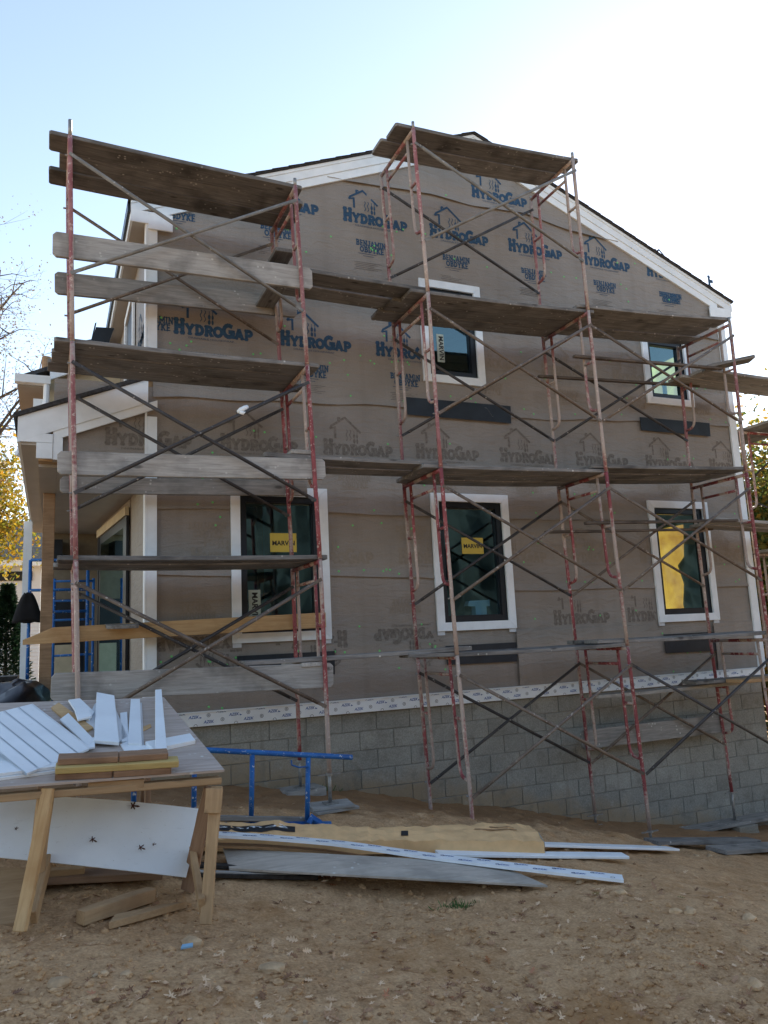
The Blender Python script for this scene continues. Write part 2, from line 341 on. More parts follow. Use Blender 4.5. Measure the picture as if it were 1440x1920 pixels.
# ------------------------------------------------------------------ mesh builder
class MB:
    def __init__(s): s.v = []; s.f = []
    def add(s, vs, fs):
        o = len(s.v); s.v += [Vector(p) for p in vs]; s.f += [tuple(i+o for i in f) for f in fs]; return s
    def box(s, lo, hi):
        x0, y0, z0 = lo; x1, y1, z1 = hi
        return s.add([(x0, y0, z0), (x1, y0, z0), (x1, y1, z0), (x0, y1, z0), (x0, y0, z1), (x1, y0, z1), (x1, y1, z1), (x0, y1, z1)],
                     [(0, 3, 2, 1), (4, 5, 6, 7), (0, 1, 5, 4), (1, 2, 6, 5), (2, 3, 7, 6), (3, 0, 4, 7)])
    def bar(s, a, b, w, h, up=(0, 0, 1)):
        a, b = Vector(a), Vector(b); d = (b-a).normalized(); up = Vector(up)
        sd = d.cross(up).normalized(); u = sd.cross(d).normalized()
        P = []
        for e in (a, b):
            for i, j in ((-1, -1), (1, -1), (1, 1), (-1, 1)): P.append(e + sd*(w/2*i) + u*(h/2*j))
        return s.add(P, [(0, 3, 2, 1)[::-1], (4, 5, 6, 7)[::-1], (0, 1, 5, 4)[::-1], (1, 2, 6, 5)[::-1], (2, 3, 7, 6)[::-1], (3, 0, 4, 7)[::-1]])
    def tube(s, path, r, n=10, caps=True):
        path = [Vector(p) for p in path]; o = len(s.v); m = len(path)
        rr = r if isinstance(r, (list, tuple)) else [r]*m
        t0 = (path[1]-path[0]).normalized(); ref = Vector((0, 0, 1)) if abs(t0.z) < .9 else Vector((1, 0, 0))
        nrm = t0.cross(ref).normalized()
        for i, p in enumerate(path):
            t = (path[min(i+1, m-1)] - path[max(i-1, 0)]).normalized()
            nrm = (nrm - t*nrm.dot(t)).normalized(); b = t.cross(nrm)
            for k in range(n):
                a = 2*math.pi*k/n; s.v.append(p + (nrm*math.cos(a) + b*math.sin(a))*rr[i])
        for i in range(m-1):
            for k in range(n):
                a, b2 = o+i*n+k, o+i*n+(k+1) % n
                s.f.append((a, b2, b2+n, a+n))
        if caps:
            s.f.append(tuple(o+k for k in range(n))[::-1]); s.f.append(tuple(o+(m-1)*n+k for k in range(n)))
        return s
    def prism(s, poly, ext):
        """closed planar polygon (3D points) extruded along vector ext"""
        n = len(poly); ext = Vector(ext); P = [Vector(p) for p in poly]
        return s.add(P + [p+ext for p in P], [tuple(range(n))[::-1], tuple(range(n, 2*n))] + [(i, (i+1) % n, n+(i+1) % n, n+i) for i in range(n)])
def mk(name, mb, mat, parent=None, origin=None, smooth=False, bevel=0):
    if isinstance(mb, MB):
        me = bpy.data.meshes.new(name)
        o = Vector(origin) if origin is not None else (Vector(parent['_o']) if parent is not None and '_o' in parent else Vector((0, 0, 0)))
        me.from_pydata([p-o for p in mb.v], [], mb.f); me.update()
        bm = bmesh.new(); bm.from_mesh(me); bmesh.ops.recalc_face_normals(bm, faces=bm.faces)
        if bevel: bmesh.ops.bevel(bm, geom=bm.edges[:], offset=bevel, segments=1, affect='EDGES')
        bm.to_mesh(me); bm.free()
    else: me = mb; o = Vector(origin or (0, 0, 0))
    if not me.materials: me.materials.append(MATS[mat])
    if smooth:
        for p in me.polygons: p.use_smooth = True
    ob = bpy.data.objects.new(name, me); col.objects.link(ob)
    if parent is not None: ob.parent = parent
    else: ob.location = o
    return ob
def thing(name, label, cat, loc, group=None):
    e = bpy.data.objects.new(name, None); col.objects.link(e); e.location = loc
    e['_o'] = list(loc); e['label'] = label; e['category'] = cat; e.empty_display_size = .1
    if group: e['group'] = group
    return e
def tag(o, label, cat, group=None):
    o['label'] = label; o['category'] = cat
    if group: o['group'] = group
    return o
def child(name, mb, mat, par, **k):
    """part of a part: mesh coordinates stay in the top-level thing's frame"""
    o = mk(name, mb, mat, None, **k) if False else None
    return o
def sub(name, mb, mat, part, root, smooth=False, bevel=0):
    """sub-part: parent is a part mesh (identity transform inside its thing)"""
    o = Vector(root['_o']) if root is not None and '_o' in root else Vector((0, 0, 0))
    ob = mk(name, mb, mat, None, origin=o, smooth=smooth, bevel=bevel); ob.location = (0, 0, 0); ob.parent = part
    return ob

# local-frame board: X along the length; returns object with its own matrix
def board_mesh(L, w, t, clip=.03, sag=0.0, seed=0, ends=None):
    """plank with clipped corners, slight bow, slightly uneven edges"""
    rg = random.Random(seed); bm = bmesh.new(); n = 9
    xs = [-L/2, -L/2+clip] + [lerp(-L/2+clip, L/2-clip, i/(n-1)) for i in range(1, n-1)] + [L/2-clip, L/2]
    ring = []
    bow = rg.uniform(-.004, .004)
    for x in xs:
        k = x/(L/2); e = (1-k*k)
        hw = w/2 - (clip if abs(abs(x)-L/2) < 1e-6 else 0) + rg.uniform(-.0015, .0015)
        z = -sag*e + rg.uniform(-.001, .001); y = bow*e
        ring.append([bm.verts.new((x, y+sy*hw, z+sz*t/2)) for sy, sz in ((-1, -1), (1, -1), (1, 1), (-1, 1))])
    for a, b in zip(ring, ring[1:]):
        for k in range(4): bm.faces.new((a[k], a[(k+1) % 4], b[(k+1) % 4], b[k]))
    bm.faces.new(ring[0][::-1]); bm.faces.new(ring[-1])
    bmesh.ops.recalc_face_normals(bm, faces=bm.faces)
    es = [e for e in bm.edges if abs(e.calc_face_angle(0)) > .6]
    bmesh.ops.bevel(bm, geom=es, offset=min(.004, t*.15), segments=1, affect='EDGES')
    me = bpy.data.meshes.new('board'); bm.to_mesh(me); bm.free(); return me
_seed = [0]
def board(name, a, b, w, t, mat, label=None, cat='plank', up=(0, 0, 1), clip=.0, sag=0, group=None, parent=None):
    """plank from a to b (centre line), wide face normal = up"""
    a, b, up = Vector(a), Vector(b), Vector(up); d = (b-a); L = d.length; d.normalize()
    s = up.cross(d).normalized(); u = d.cross(s)
    _seed[0] += 1
    me = board_mesh(L, w, t, max(clip, .003), sag, _seed[0])
    me.materials.append(MATS[mat]); me.name = name
    ob = bpy.data.objects.new(name, me); col.objects.link(ob)
    c = (a+b)/2
    M = Matrix(((d.x, s.x, u.x, c.x), (d.y, s.y, u.y, c.y), (d.z, s.z, u.z, c.z), (0, 0, 0, 1)))
    if parent is not None:
        o = Vector(parent['_o']); M = Matrix.Translation(-o) @ M; ob.parent = parent
    ob.matrix_local = M
    if label: tag(ob, label, cat, group)
    return ob

# ================================================================== GROUND
def ticks(segs):
    out = []
    for a, b, st in segs:
        n = max(1, round((b-a)/st)); out += [a+(b-a)*i/n for i in range(n)]
    return out + [segs[-1][1]]
gx = ticks([(-400, -40, 60), (-40, -6, 2), (-6, -1.2, .3), (-1.2, 6.5, .045), (6.5, 11, .12), (11, 40, 1.5), (40, 400, 60)])
gy = ticks([(-400, -40, 60), (-40, -10, 2), (-10, -6.2, .3), (-6.2, .2, .045), (.2, 4, .4), (4, 40, 2), (40, 400, 60)])
gv = []; gf = []
for y in gy:
    for x in gx: gv.append((x, y, ground_h(x, y)))
nx = len(gx)
for j in range(len(gy)-1):
    for i in range(nx-1): gf.append((j*nx+i, j*nx+i+1, (j+1)*nx+i+1, (j+1)*nx+i))
me = bpy.data.meshes.new('ground'); me.from_pydata(gv, [], gf)
for p in me.polygons: p.use_smooth = True
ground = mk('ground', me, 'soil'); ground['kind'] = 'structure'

# ================================================================== HOUSE
XL, XR = .88, 9.29; XM = (XL+XR)/2; RS = .413; ZE = 6.42; ZA = 8.23       # corners, ridge, roof pitch, eave and apex of the roof edge
house = thing('house', 'two-storey gabled house under construction, wrapped in brown printed housewrap on a block foundation', 'house', (XM, 0, .79))
def roof_top(x): return ZA - RS*abs(x-XM)
HO = Vector(house['_o'])
WIN = dict(L1=(1.745, 2.84, 1.60, 3.28), L2=(4.15, 5.23, 1.63, 3.28), L3=(7.47, 8.55, 1.62, 3.28), U2=(4.15, 5.03, 4.68, 6.03), U3=(7.66, 8.53, 4.68, 5.76))
INS = .10   # trim width
holes = [(a+INS*.5, b-INS*.5, c+INS*.5, d-INS*.5) for a, b, c, d in WIN.values()]
def in_hole(x, z, pad=0): return any(a-pad < x < b+pad and c-pad < z < d+pad for a, b, c, d in holes)

def facade_low(x): return .80 if x > XL else 3.50
def panel(x0, x1, z0, z1, y0, y1, mb, cond=None):
    mb.box((x0, y0, z0), (x1, y1, z1))
# sheathing: boxes around the openings, up to the roof line
mb = MB()
xs = sorted({XL, XR} | {v for h in holes for v in h[:2]} | {XL+.35*i for i in range(1, 24)})
for xa, xb in zip(xs, xs[1:]):
    if xb-xa < 1e-4: continue
    xm = (xa+xb)/2; top = min(roof_top(xa), roof_top(xb))-.1
    cuts = sorted([(c, d) for a, b, c, d in holes if a < xm < b])
    z = .80
    for c, d in cuts:
        mb.box((xa, .012, z), (xb, .14, c)); z = d
    mb.box((xa, .012, z), (xb, .14, top))
mk('front_wall', mb, 'lumber_tan', house)

# --- housewrap
def wr(x, z, layer):
    v = Vector((x*1.0, z*1.7, layer*9.1))
    d = .012*noise.noise(v*1.3) + .008*noise.noise(v*3.7+Vector((2, 7, 1))) + .002*noise.noise(v*9)
    # loose folds fanning from window corners and sagging panels
    for (a, b, c, dd) in WIN.values():
        for cx, cz in ((a, c), (b, c), (a, dd), (b, dd)):
            r = math.hypot(x-cx, z-cz)
            if r < .7: d += .011*(1-r/.7)**2*math.sin(9*math.atan2(z-cz, x-cx)+layer*3)
    return d
SHEETS = []  # name, z0(x), z1(x), layer
def hemA(x): return 5.80 + .05*math.sin(x*1.1) + .02*math.sin(x*4.3) + .008*math.sin(x*13)
def hemB(x): return interp([(.9, 4.21), (2.4, 4.27), (3.9, 4.33), (4.2, 4.36), (4.3, 4.42), (5.0, 4.42), (5.1, 4.28), (6, 4.32), (7.4, 4.40), (7.9, 4.38), (8.4, 4.40), (9.3, 4.46)], x) + .01*math.sin(x*6)
def hemC(x): return 3.0 + .02*math.sin(x*.9) + .005*math.sin(x*5)
def hemD(x): return interp([(.9, 2.33), (4, 2.27), (5.2, 2.09), (9.3, 2.07)], x) + .008*math.sin(x*3)
def hemT(x): return interp([(3, 7.16), (4.4, 7.22), (5, 7.18), (5.8, 7.22), (6.6, 7.1), (9, 7.0)], x)
def wrap_y(x, z, layer, hem):
    y = .006 - .0045*layer - wr(x, z, layer) * (.75)
    k = max(0, 1-(z-hem)/.16)
    y -= .026*k*k*k*(1+.6*noise.noise(Vector((x*2.1, layer*3, 0))))
    return min(y, .006-.0045*layer*.4)
def wrap_sheet(lo, hi, layer, x0=XL+.06, x1=XR-.06):
    cell = .07; v = []; f = []; idx = {}
    nxs = int((x1-x0)/cell); xs = [x0+(x1-x0)*i/nxs for i in range(nxs+1)]
    zmax = max(hi(x) for x in xs); zmin = min(lo(x) for x in xs); nz = int((zmax-zmin)/cell)+1
    def vid(i, j):
        if (i, j) not in idx:
            x = xs[i]; z = lo(x) + (hi(x)-lo(x))*j/nz
            idx[i, j] = len(v); v.append(Vector((x, wrap_y(x, z, layer, lo(x)), z)) - HO)
        return idx[i, j]
    for i in range(nxs):
        for j in range(nz):
            x = (xs[i]+xs[i+1])/2; z = lo(x)+(hi(x)-lo(x))*(j+.5)/nz
            if z > roof_top(x)-.18 or z < facade_low(x)-.05: continue
            if in_hole(x, z): continue
            f.append((vid(i, j), vid(i+1, j), vid(i+1, j+1), vid(i, j+1)))
    me = bpy.data.meshes.new('housewrap_sheet'); me.from_pydata(v, [], f)
    for p in me.polygons: p.use_smooth = True
    o = mk('housewrap_sheet', me, 'wrap', house)
    return o
shT = wrap_sheet(hemT, lambda x: 8.3, 5)
shA = wrap_sheet(hemA, lambda x: hemT(x)+.12, 4)
shB = wrap_sheet(hemB, lambda x: hemA(x)+.12, 3)
shC = wrap_sheet(hemC, lambda x: hemB(x)+.12, 2, x0=-.02)
shDs = [wrap_sheet(hemD, lambda x: hemC(x)+.12, 1, x0=a_, x1=b_) for a_, b_ in ((XL+.06, 1.79), (2.80, 4.19), (5.19, 7.51), (8.51, XR-.06))]
def shD_at(x): return shDs[0 if x < 2 else 1 if x < 4.4 else 2 if x < 7.8 else 3]
shE = wrap_sheet(lambda x: .86, lambda x: hemD(x)+.12, 0)
for s_, l in ((shT, 'topmost housewrap piece under the roof peak'), (shE, 'lowest housewrap sheet with loose folds')): s_['label'] = l
# overlay flap at lower right of the middle window (loose vertical edge)
def flap(x0, x1, z0, z1, y, name='housewrap_flap'):
    v = []; f = []; n, m = 14, 16
    for j in range(m+1):
        for i in range(n+1):
            x = lerp(x0, x1, i/n); z = lerp(z0, z1, j/m); e = (1-i/n)
            v.append(Vector((x - .10*(1-j/m)*0 + .11*(1-j/m)*0, y - .02*e**3 - .014*abs(math.sin(7*(x-x0)+3*(z-z0)))*(1-j/m)*e - .004*noise.noise(Vector((x*6, z*6, 3))), z)) - HO)
    for j in range(m):
        for i in range(n):
            a = j*(n+1)+i; f.append((a, a+1, a+n+2, a+n+1))
    me = bpy.data.meshes.new(name); me.from_pydata(v, [], f)
    for p in me.polygons: p.use_smooth = True
    return mk(name, me, 'wrap', house)
flap(5.22, 7.45, .94, 1.60, -.012)
flap(8.42, 9.2, .94, 1.58, -.012)

# --- stroke lettering for the heavy slab prints
def arc(cx, cy, rx, ry, a0, a1, n=9): return [(cx+rx*math.cos(rad(a0+(a1-a0)*i/(n-1))), cy+ry*math.sin(rad(a0+(a1-a0)*i/(n-1)))) for i in range(n)]
SR = .15
def stem(x, w=.34): return [[(x, 0), (x, 1)], [(x-w/2-.02, SR/2), (x+w/2, SR/2)], [(x-w/2-.02, 1-SR/2), (x+w/2, 1-SR/2)]]
GL = {
 'H': (1.0, stem(.25)+stem(.75)+[[(.25, .5), (.75, .5)]]),
 'Y': (.95, [[(.14, .95), (.47, .45)], [(.80, .95), (.47, .45)], [(.47, .5), (.47, 0)], [(.0, .945), (.32, .945)], [(.62, .945), (.94, .945)], [(.28, .055), (.66, .055)]]),
 'D': (.95, stem(.25)+[[(.25, .91)]+arc(.42, .5, .38, .41, 90, -90)+[(.25, .09)]]),
 'R': (.95, stem(.25)+[[(.25, .91)]+arc(.5, .7, .24, .21, 90, -90)+[(.25, .49)], [(.5, .48), (.76, .06)], [(.66, .055), (.95, .055)]]),
 'O': (.98, [arc(.48, .5, .37, .41, 0, 360, 17)]),
 'G': (1.02, [arc(.5, .5, .39, .41, 55, 345, 14), [(.55, .44), (.93, .44)], [(.84, .06), (.84, .44)]]),
 'A': (1.0, [[(.16, .04), (.46, .96)], [(.84, .04), (.50, .96)], [(.28, .32), (.70, .32)], [(.0, .055), (.34, .055)], [(.64, .055), (1.0, .055)]]),
 'P': (.88, stem(.25)+[[(.25, .91)]+arc(.5, .68, .27, .23, 90, -90)+[(.25, .45)]]),
 'B': (.9, stem(.25)+[[(.25, .91)]+arc(.5, .72, .22, .19, 90, -90)+[(.25, .53)], [(.25, .5)]+arc(.52, .3, .25, .21, 90, -90)+[(.25, .09)]]),
 'E': (.82, stem(.25)+[[(.25, .91), (.75, .91)], [(.25, .5), (.62, .5)], [(.25, .09), (.77, .09)]]),
 'N': (1.02, [[(.22, 0), (.22, 1)], [(.8, 0), (.8, 1)], [(.22, .95), (.8, .05)], [(.02, .055), (.42, .055)], [(.62, .945), (1.0, .945)], [(.02, .945), (.24, .945)]]),
 'J': (.72, [[(.5, 1), (.5, .3)]+arc(.3, .3, .2, .22, 0, -180, 7), [(.3, .945), (.7, .945)]]),
 'M': (1.18, [[(.2, 0), (.2, 1)], [(.98, 0), (.98, 1)], [(.2, .95), (.59, .3), (.98, .95)], [(0, .055), (.4, .055)], [(.78, .055), (1.18, .055)], [(0, .945), (.22, .945)], [(.96, .945), (1.18, .945)]]),
 'I': (.5, stem(.25)),
 'K': (.98, stem(.25)+[[(.25, .42), (.75, .92)], [(.42, .55), (.78, .06)], [(.62, .055), (.98, .055)], [(.56, .945), (.92, .945)]]),
}
def stroke_faces(poly, t):
    """thick polyline as quads (2D)"""
    out = []
    for (x0, y0), (x1, y1) in zip(poly, poly[1:]):
        dx, dy = x1-x0, y1-y0; L = math.hypot(dx, dy) or 1e-6; dx /= L; dy /= L
        e = t*.25; x0 -= dx*e; y0 -= dy*e; x1 += dx*e; y1 += dy*e
        nx, ny = -dy*t/2, dx*t/2
        out.append([(x0-nx, y0-ny), (x1-nx, y1-ny), (x1+nx, y1+ny), (x0+nx, y0+ny)])
    return out
def slab_text(txt, x, y, h, t=.2, sx=.9, gap=-.015):
    q = []
    for i, ch in enumerate(txt):
        if ch == ' ': x += h*.45; continue
        w, st = GL[ch]
        for s_ in st:
            serif = len(s_) == 2 and s_[0][1] == s_[1][1] and (s_[0][1] < .12 or s_[0][1] > .88)
            q += [[(x+px*h*sx, y+py*h) for px, py in f_] for f_ in stroke_faces(s_, SR if serif else t)]
        x += (w*sx+gap)*h
    return q, x
def text_quads(txt, size, shear=0, bold=0.0):
    cu = bpy.data.curves.new('t', 'FONT'); cu.body = txt; cu.size = size; cu.shear = shear; cu.offset = bold; cu.resolution_u = 2
    ob = bpy.data.objects.new('t', cu); me = bpy.data.meshes.new_from_object(ob)
    P = [(v.co.x, v.co.y) for v in me.vertices]; Fc = [tuple(p.vertices) for p in me.polygons]
    w = max((p[0] for p in P), default=0)
    bpy.data.objects.remove(ob); bpy.data.curves.remove(cu); bpy.data.meshes.remove(me)
    return [[P[i] for i in f_] for f_ in Fc], w
def logo_2d(lines=True):
    """house pictogram over the wordmark; origin at word's lower left, metres"""
    q, x = slab_text('H', 0, 0, .165, .33, .80)
    a, x = slab_text('YDRO', x-.004, .0, .118, .33, .93); q += a
    a, x = slab_text('G', x-.004, 0, .165, .30, .84); q += a
    a, x = slab_text('AP', x-.006, 0, .118, .33, .93); q += a
    W = x
    k = lambda pts, t: stroke_faces(pts, t)
    ox = .30
    q += k([(ox-.205, .30), (ox-.19, .33), (ox-.02, .44), (ox+.17, .27)], .026)
    q += k([(ox-.205, .30), (ox-.15, .315)], .018) + k([(ox-.145, .32), (ox-.145, .19)], .026) + k([(ox-.105, .385), (ox-.105, .43), (ox-.08, .43)], .022)
    for i in range(2):
        xx = ox+.0+i*.042
        q += k([(xx+.009*math.sin(s_*1.15), .295-s_*.0145) for s_ in range(10)], .0085)
    for xx, r in ((ox+.09, .016), (ox+.128, .012)):
        for zz in (.165, .225):
            q.append([(xx+r*math.sin(a)*min(1, (1.35+math.cos(a))/1.1), zz+.032*(-math.cos(a)) + .0) for a in [i*math.pi/5 for i in range(10)]])
        q += k([(xx, .20), (xx, .29)], .007)
    if lines:
        a, w = text_quads('DRAINABLE HOUSEWRAP', .033)
        q += [[(p[0]*(.50/w)+.16, p[1]*.9-.048) for p in f_] for f_ in a]
    return q, W
def benj_2d():
    q, x1 = slab_text('BENJAMIN', 0, .082, .074, .24, .76, .0)
    a, x2 = slab_text('OBDYKE', .05, 0, .074, .24, .78, .0); q += a
    for zz, a_, b_ in ((-.022, .03, .27), (-.05, .09, .23)): q += stroke_faces([(a_, zz), (b_, zz)], .006)
    return q, x1
def fine_2d():
    q = []
    for i in range(5): q += stroke_faces([(.02*(i % 2), -.022*i), (.36-.05*(i % 3), -.022*i)], .006)
    return q, .36
LOGO, BENJ, FINE = logo_2d(), benj_2d(), fine_2d()
def print_on(sheet, layer, hem, art, x, z, mat, name, flip=False, xclip=(XL+.07, XR-.08), zclip=(0, 99), scale=1.0, keep=None):
    mb = MB(); q, W = art; n = 0
    for f_ in q:
        n += 1
        pts = []
        for px, pz in f_:
            if flip: px, pz = W-px, -pz
            pts.append((x+px*scale, z+pz*scale))
        if any(p[0] < xclip[0] or p[0] > xclip[1] or p[1] < zclip[0] or p[1] > zclip[1] or in_hole(p[0], p[1], .06) for p in pts): continue
        if keep is not None and random.random() > keep: continue
        mb.add([(px, wrap_y(px, pz, layer, hem(px)) - .0024 - n*.000012, pz) for px, pz in pts], [tuple(range(len(pts)))])
    if mb.f: return sub(name, mb, mat, sheet, house)
for i in range(-1, 6):     # sheet A: strong blue
    x0 = 3.19 + 1.185*i - .02
    print_on(shA, 4, hemA, LOGO, x0, 6.65, 'print_blue', 'printed_logo', zclip=(0, hemT(x0)-.0) if i > 5 else (0, 7.13))
    print_on(shA, 4, hemA, BENJ, x0+.16+ .03*i*.3, 6.27, 'print_blue', 'printed_name')
    print_on(shA, 4, hemA, FINE, x0+.13, 6.13, 'print_faded', 'fine_print')
print_on(shT, 5, hemT, LOGO, 5.02, 7.33, 'print_blue', 'printed_logo', zclip=(7.24, 9))
print_on(shA, 4, hemA, BENJ, 8.13, 6.27, 'print_blue', 'printed_name')
print_on(shA, 4, hemA, BENJ, 1.02, 6.29, 'print_blue', 'printed_name', zclip=(0, 6.42))
for i in range(0, 3):
    x0 = 1.15 + 1.19*i
    print_on(shB, 3, hemB, LOGO, x0, 4.96, 'print_blue', 'printed_logo')
    print_on(shB, 3, hemB, BENJ, x0+.18, 4.60, 'print_blue', 'printed_name')
    print_on(shB, 3, hemB, FINE, x0+.17, 4.50, 'print_faded', 'fine_print')
print_on(shB, 3, hemB, BENJ, .75, 4.97, 'print_blue', 'printed_name')
for i in range(3, 7):
    x0 = 1.15 + 1.19*i
    print_on(shB, 3, hemB, LOGO, x0, 4.96, 'print_faint', 'faint_logo')
    print_on(shB, 3, hemB, BENJ, x0+.18, 4.60, 'print_faint', 'faint_name')
for i in range(-1, 7):     # sheet C: worn grey print
    x0 = 1.64 + 1.178*i; dz = .012*i
    print_on(shC, 2, hemC, LOGO, x0, 3.69+dz, 'print_worn', 'worn_logo', xclip=(.2, XR-.08))
    print_on(shC, 2, hemC, BENJ, x0+.17, 3.30+dz, 'print_faint', 'faint_name')
    print_on(shC, 2, hemC, FINE, x0+.15, 3.18+dz, 'print_faint', 'fine_print')
for i in range(0, 7):      # sheet D
    x0 = 1.2 + 1.19*i
    print_on(shD_at(x0+.3), 1, hemD, BENJ, x0+.1, 2.72, 'print_faint', 'faint_name')
    print_on(shD_at(x0+.3), 1, hemD, LOGO, x0+.12, 2.44, 'print_faint', 'faint_logo', zclip=(2.36, 2.98))
for i in range(0, 3):      # sheet E left: upside-down
    x0 = 3.36 - 1.19*(i-0)
    print_on(shE, 0, lambda x: .86, LOGO, x0, 1.68, 'print_worn', 'upside_down_logo', flip=True, zclip=(1.0, 3))
    print_on(shE, 0, lambda x: .86, BENJ, x0+.2, 2.02, 'print_faint', 'faint_name', flip=True)
for x0 in (5.80, 6.97):
    print_on(shE, 0, lambda x: .86, LOGO, x0, 1.655, 'print_worn', 'worn_logo', zclip=(1.64, 2.04))

# --- cap nails
mb = MB(); rg = random.Random(5)
for hem, layer, cnt in ((hemT, 5, 12), (hemA, 4, 44), (hemB, 3, 60), (hemC, 2, 60), (hemD, 1, 70), (lambda x: .86, 0, 70)):
    for i in range(cnt):
        x = rg.uniform(1.0, 9.15); z = hem(x) + (rg.choice((.07, .09, .55, .6, .9, .35)) + rg.uniform(-.04, .04))
        if z > roof_top(x)-.35 or in_hole(x, z, .12) or (layer < 5 and z > [hemD, hemC, hemB, hemA, hemT][layer](x)-.01): continue
        y = wrap_y(x, z, layer, hem(x))-.004
        mb.add([(x+.0125*math.cos(a), y-.0025, z+.0125*math.sin(a)) for a in [k*math.pi/4 for k in range(8)]]+[(x, y-.006, z)], [(k, (k+1) % 8, 8) for k in range(8)])
o = mk('cap_nails', mb, 'cap_green', house); o['kind'] = 'stuff'

# --- dark flashing patches below the windows
for x0, x1, z0, z1, sk in ((3.9, 5.36, 4.22, 4.45, .04), (7.49, 8.76, 4.26, 4.46, -.02), (4.25, 5.20, 1.23, 1.46, 0), (7.53, 8.42, 1.20, 1.46, 0), (1.80, 2.86, 1.22, 1.47, 0)):
    lay = .024 if z0 < 3 else .036
    mb = MB().prism([(x0, -lay, z0+.01), (x1, -lay-.004, z0-.0+sk*0), (x1+.01, -lay-.003, z1), (x0-.01, -lay, z1)], (0, -.003, 0))
    mk('flashing_strip', mb, 'flashing', house)

# --- windows: sash frame (part) > casing boards, pane, stickers
def window(key, stickers=()):
    a, b, c, d = WIN[key]; t = INS
    f0 = MB(); i0 = (a+t*.92, b-t*.92, c+t*.92, d-t*.92); w = .075
    x0, x1, z0, z1 = i0
    for lo, hi in (((x0, .0, z0), (x0+w, .1, z1)), ((x1-w, .0, z0), (x1, .1, z1)), ((x0+w, .0, z0), (x1-w, .1, z0+w)), ((x0+w, .0, z1-w), (x1-w, .1, z1))): f0.box(lo, hi)
    # stepped glazing bead
    g = w+.012
    for lo, hi in (((x0+w, .02, z0+w), (x0+g, .09, z1-w)), ((x1-g, .02, z0+w), (x1-w, .09, z1-w)), ((x0+g, .02, z0+w), (x1-g, .09, z0+g)), ((x0+g, .02, z1-g), (x1-g, .09, z1-w))): f0.box(lo, hi)
    win = mk('window', f0, 'black_sash', house)
    y0, y1 = -.042, -.008
    # mitred casing boards, each its own piece
    for pts in (((a, c), (a+t, c+t), (a+t, d-t), (a, d)), ((b, c), (b, d), (b-t, d-t), (b-t, c+t)), ((a, d), (a+t, d-t), (b-t, d-t), (b, d)), ((a, c), (b, c), (b-t, c+t), (a+t, c+t))):
        cx = sum(p[0] for p in pts)/4; cz = sum(p[1] for p in pts)/4
        pp = [(px+(cx-px)*.0012, y0, pz+(cz-pz)*.0012) for px, pz in pts]
        sub('casing_board', MB().prism(pp, (0, y1-y0, 0)), 'pvc', win, house, bevel=.0022)
    if key.startswith('L'):   # casing legs left a little long
        for xx in (a+.004, b-t+.004): sub('casing_tail', MB().box((xx, -.022, c-.045), (xx+t*.92, -.006, c-.001)), 'pvc_edge', win, house)
    sub('pane', MB().box((x0+g-.005, .05, z0+g-.005), (x1-g+.005, .058, z1-g+.005)), 'glass', win, house)
    for (sx, sz, sw, sh, mat, rot) in stickers:
        sub('sticker', MB().box((sx, .046, sz), (sx+sw, .0485, sz+sh)), mat, win, house)
        q, tw = text_quads('MARVIN', .1, bold=.003)
        L = (sh if rot else sw)*.86; k = L/tw; mb = MB()
        for f_ in q:
            P = []
            for px, pz in f_:
                if rot: P.append((sx+sw*.30+pz*k*1.0, .0445, sz+sh*.93-px*k))
                else: P.append((sx+sw*.07+px*k, .0445, sz+sh*.36+pz*k))
            mb.add(P, [tuple(range(len(P)))])
        sub('sticker_lettering', mb, 'ink', win, house)
    return win
window('L1', [(2.19, 2.57, .30, .21, 'label_yellow', False), (1.94, 1.80, .13, .36, 'label_pale', True)])
window('L2', [(4.58, 2.55, .30, .20, 'label_yellow', False)])
window('L3')
window('U2', [(4.40, 4.98, .10, .37, 'label_pale', True)])
window('U3')

# --- rooms behind the glass
mb = MB()
for x0, x1 in ((XL+.15, 3.5), (3.55, 6.6), (6.65, XR-.16)):
    for z0, z1 in ((1.0, 3.75), (3.85, 6.2)):
        th = .05
        mb.box((x0, 3.6, z0), (x1, 3.6+th, z1)); mb.box((x0, .2, z0), (x0+th, 3.6, z1)); mb.box((x1-th, .2, z0), (x1, 3.6, z1))
        mb.box((x0+th, .2, z0), (x1-th, 3.6, z0+th)); mb.box((x0+th, .2, z1-th), (x1-th, 3.6, z1))
mk('room', mb, 'interior_wall', house)
for x in (1.6, 2.25, 2.9, 4.4, 5.15, 5.8, 7.3): mk('stud', MB().box((x, 3.45, 1.06), (x+.09, 3.55, 3.69)), 'lumber_tan', house)
# glowing panels added in place of a sunlit opening, seen through the right-hand windows
xw = XR-.215
lw = mk('glow_panel', MB().prism([(xw-.01, 1.12, 1.45), (xw-.01, 1.16, 1.9), (xw-.01, 1.10, 2.2), (xw-.01, 1.19, 2.5), (xw-.01, 1.04, 2.62), (xw-.01, .98, 3.12), (xw-.01, 2.3, 3.12), (xw-.01, 2.3, 1.45)], (.01, 0, 0)), 'glow_yellow', house)
lw = mk('glow_panel', MB().box((xw-.01, .80, 5.02), (xw, 1.62, 5.80)), 'glow_pale', house)
sub('glow_panel_bar', MB().box((xw-.05, 1.0, 5.02), (xw-.015, 1.06, 5.5)), 'interior', lw, house)
sub('glow_panel_bar', MB().box((xw-.05, 1.07, 5.45), (xw-.015, 1.35, 5.5)), 'interior', lw, house)
mk('window_box', MB().prism([(4.86, .3, 1.74), (5.02, .3, 1.74), (5.02, .3, 1.92), (5.07, .3, 1.92), (5.07, .3, 2.0), (4.78, .3, 1.99), (4.75, .3, 1.93), (4.86, .3, 1.92)], (0, .1, 0)), 'pvc', house)

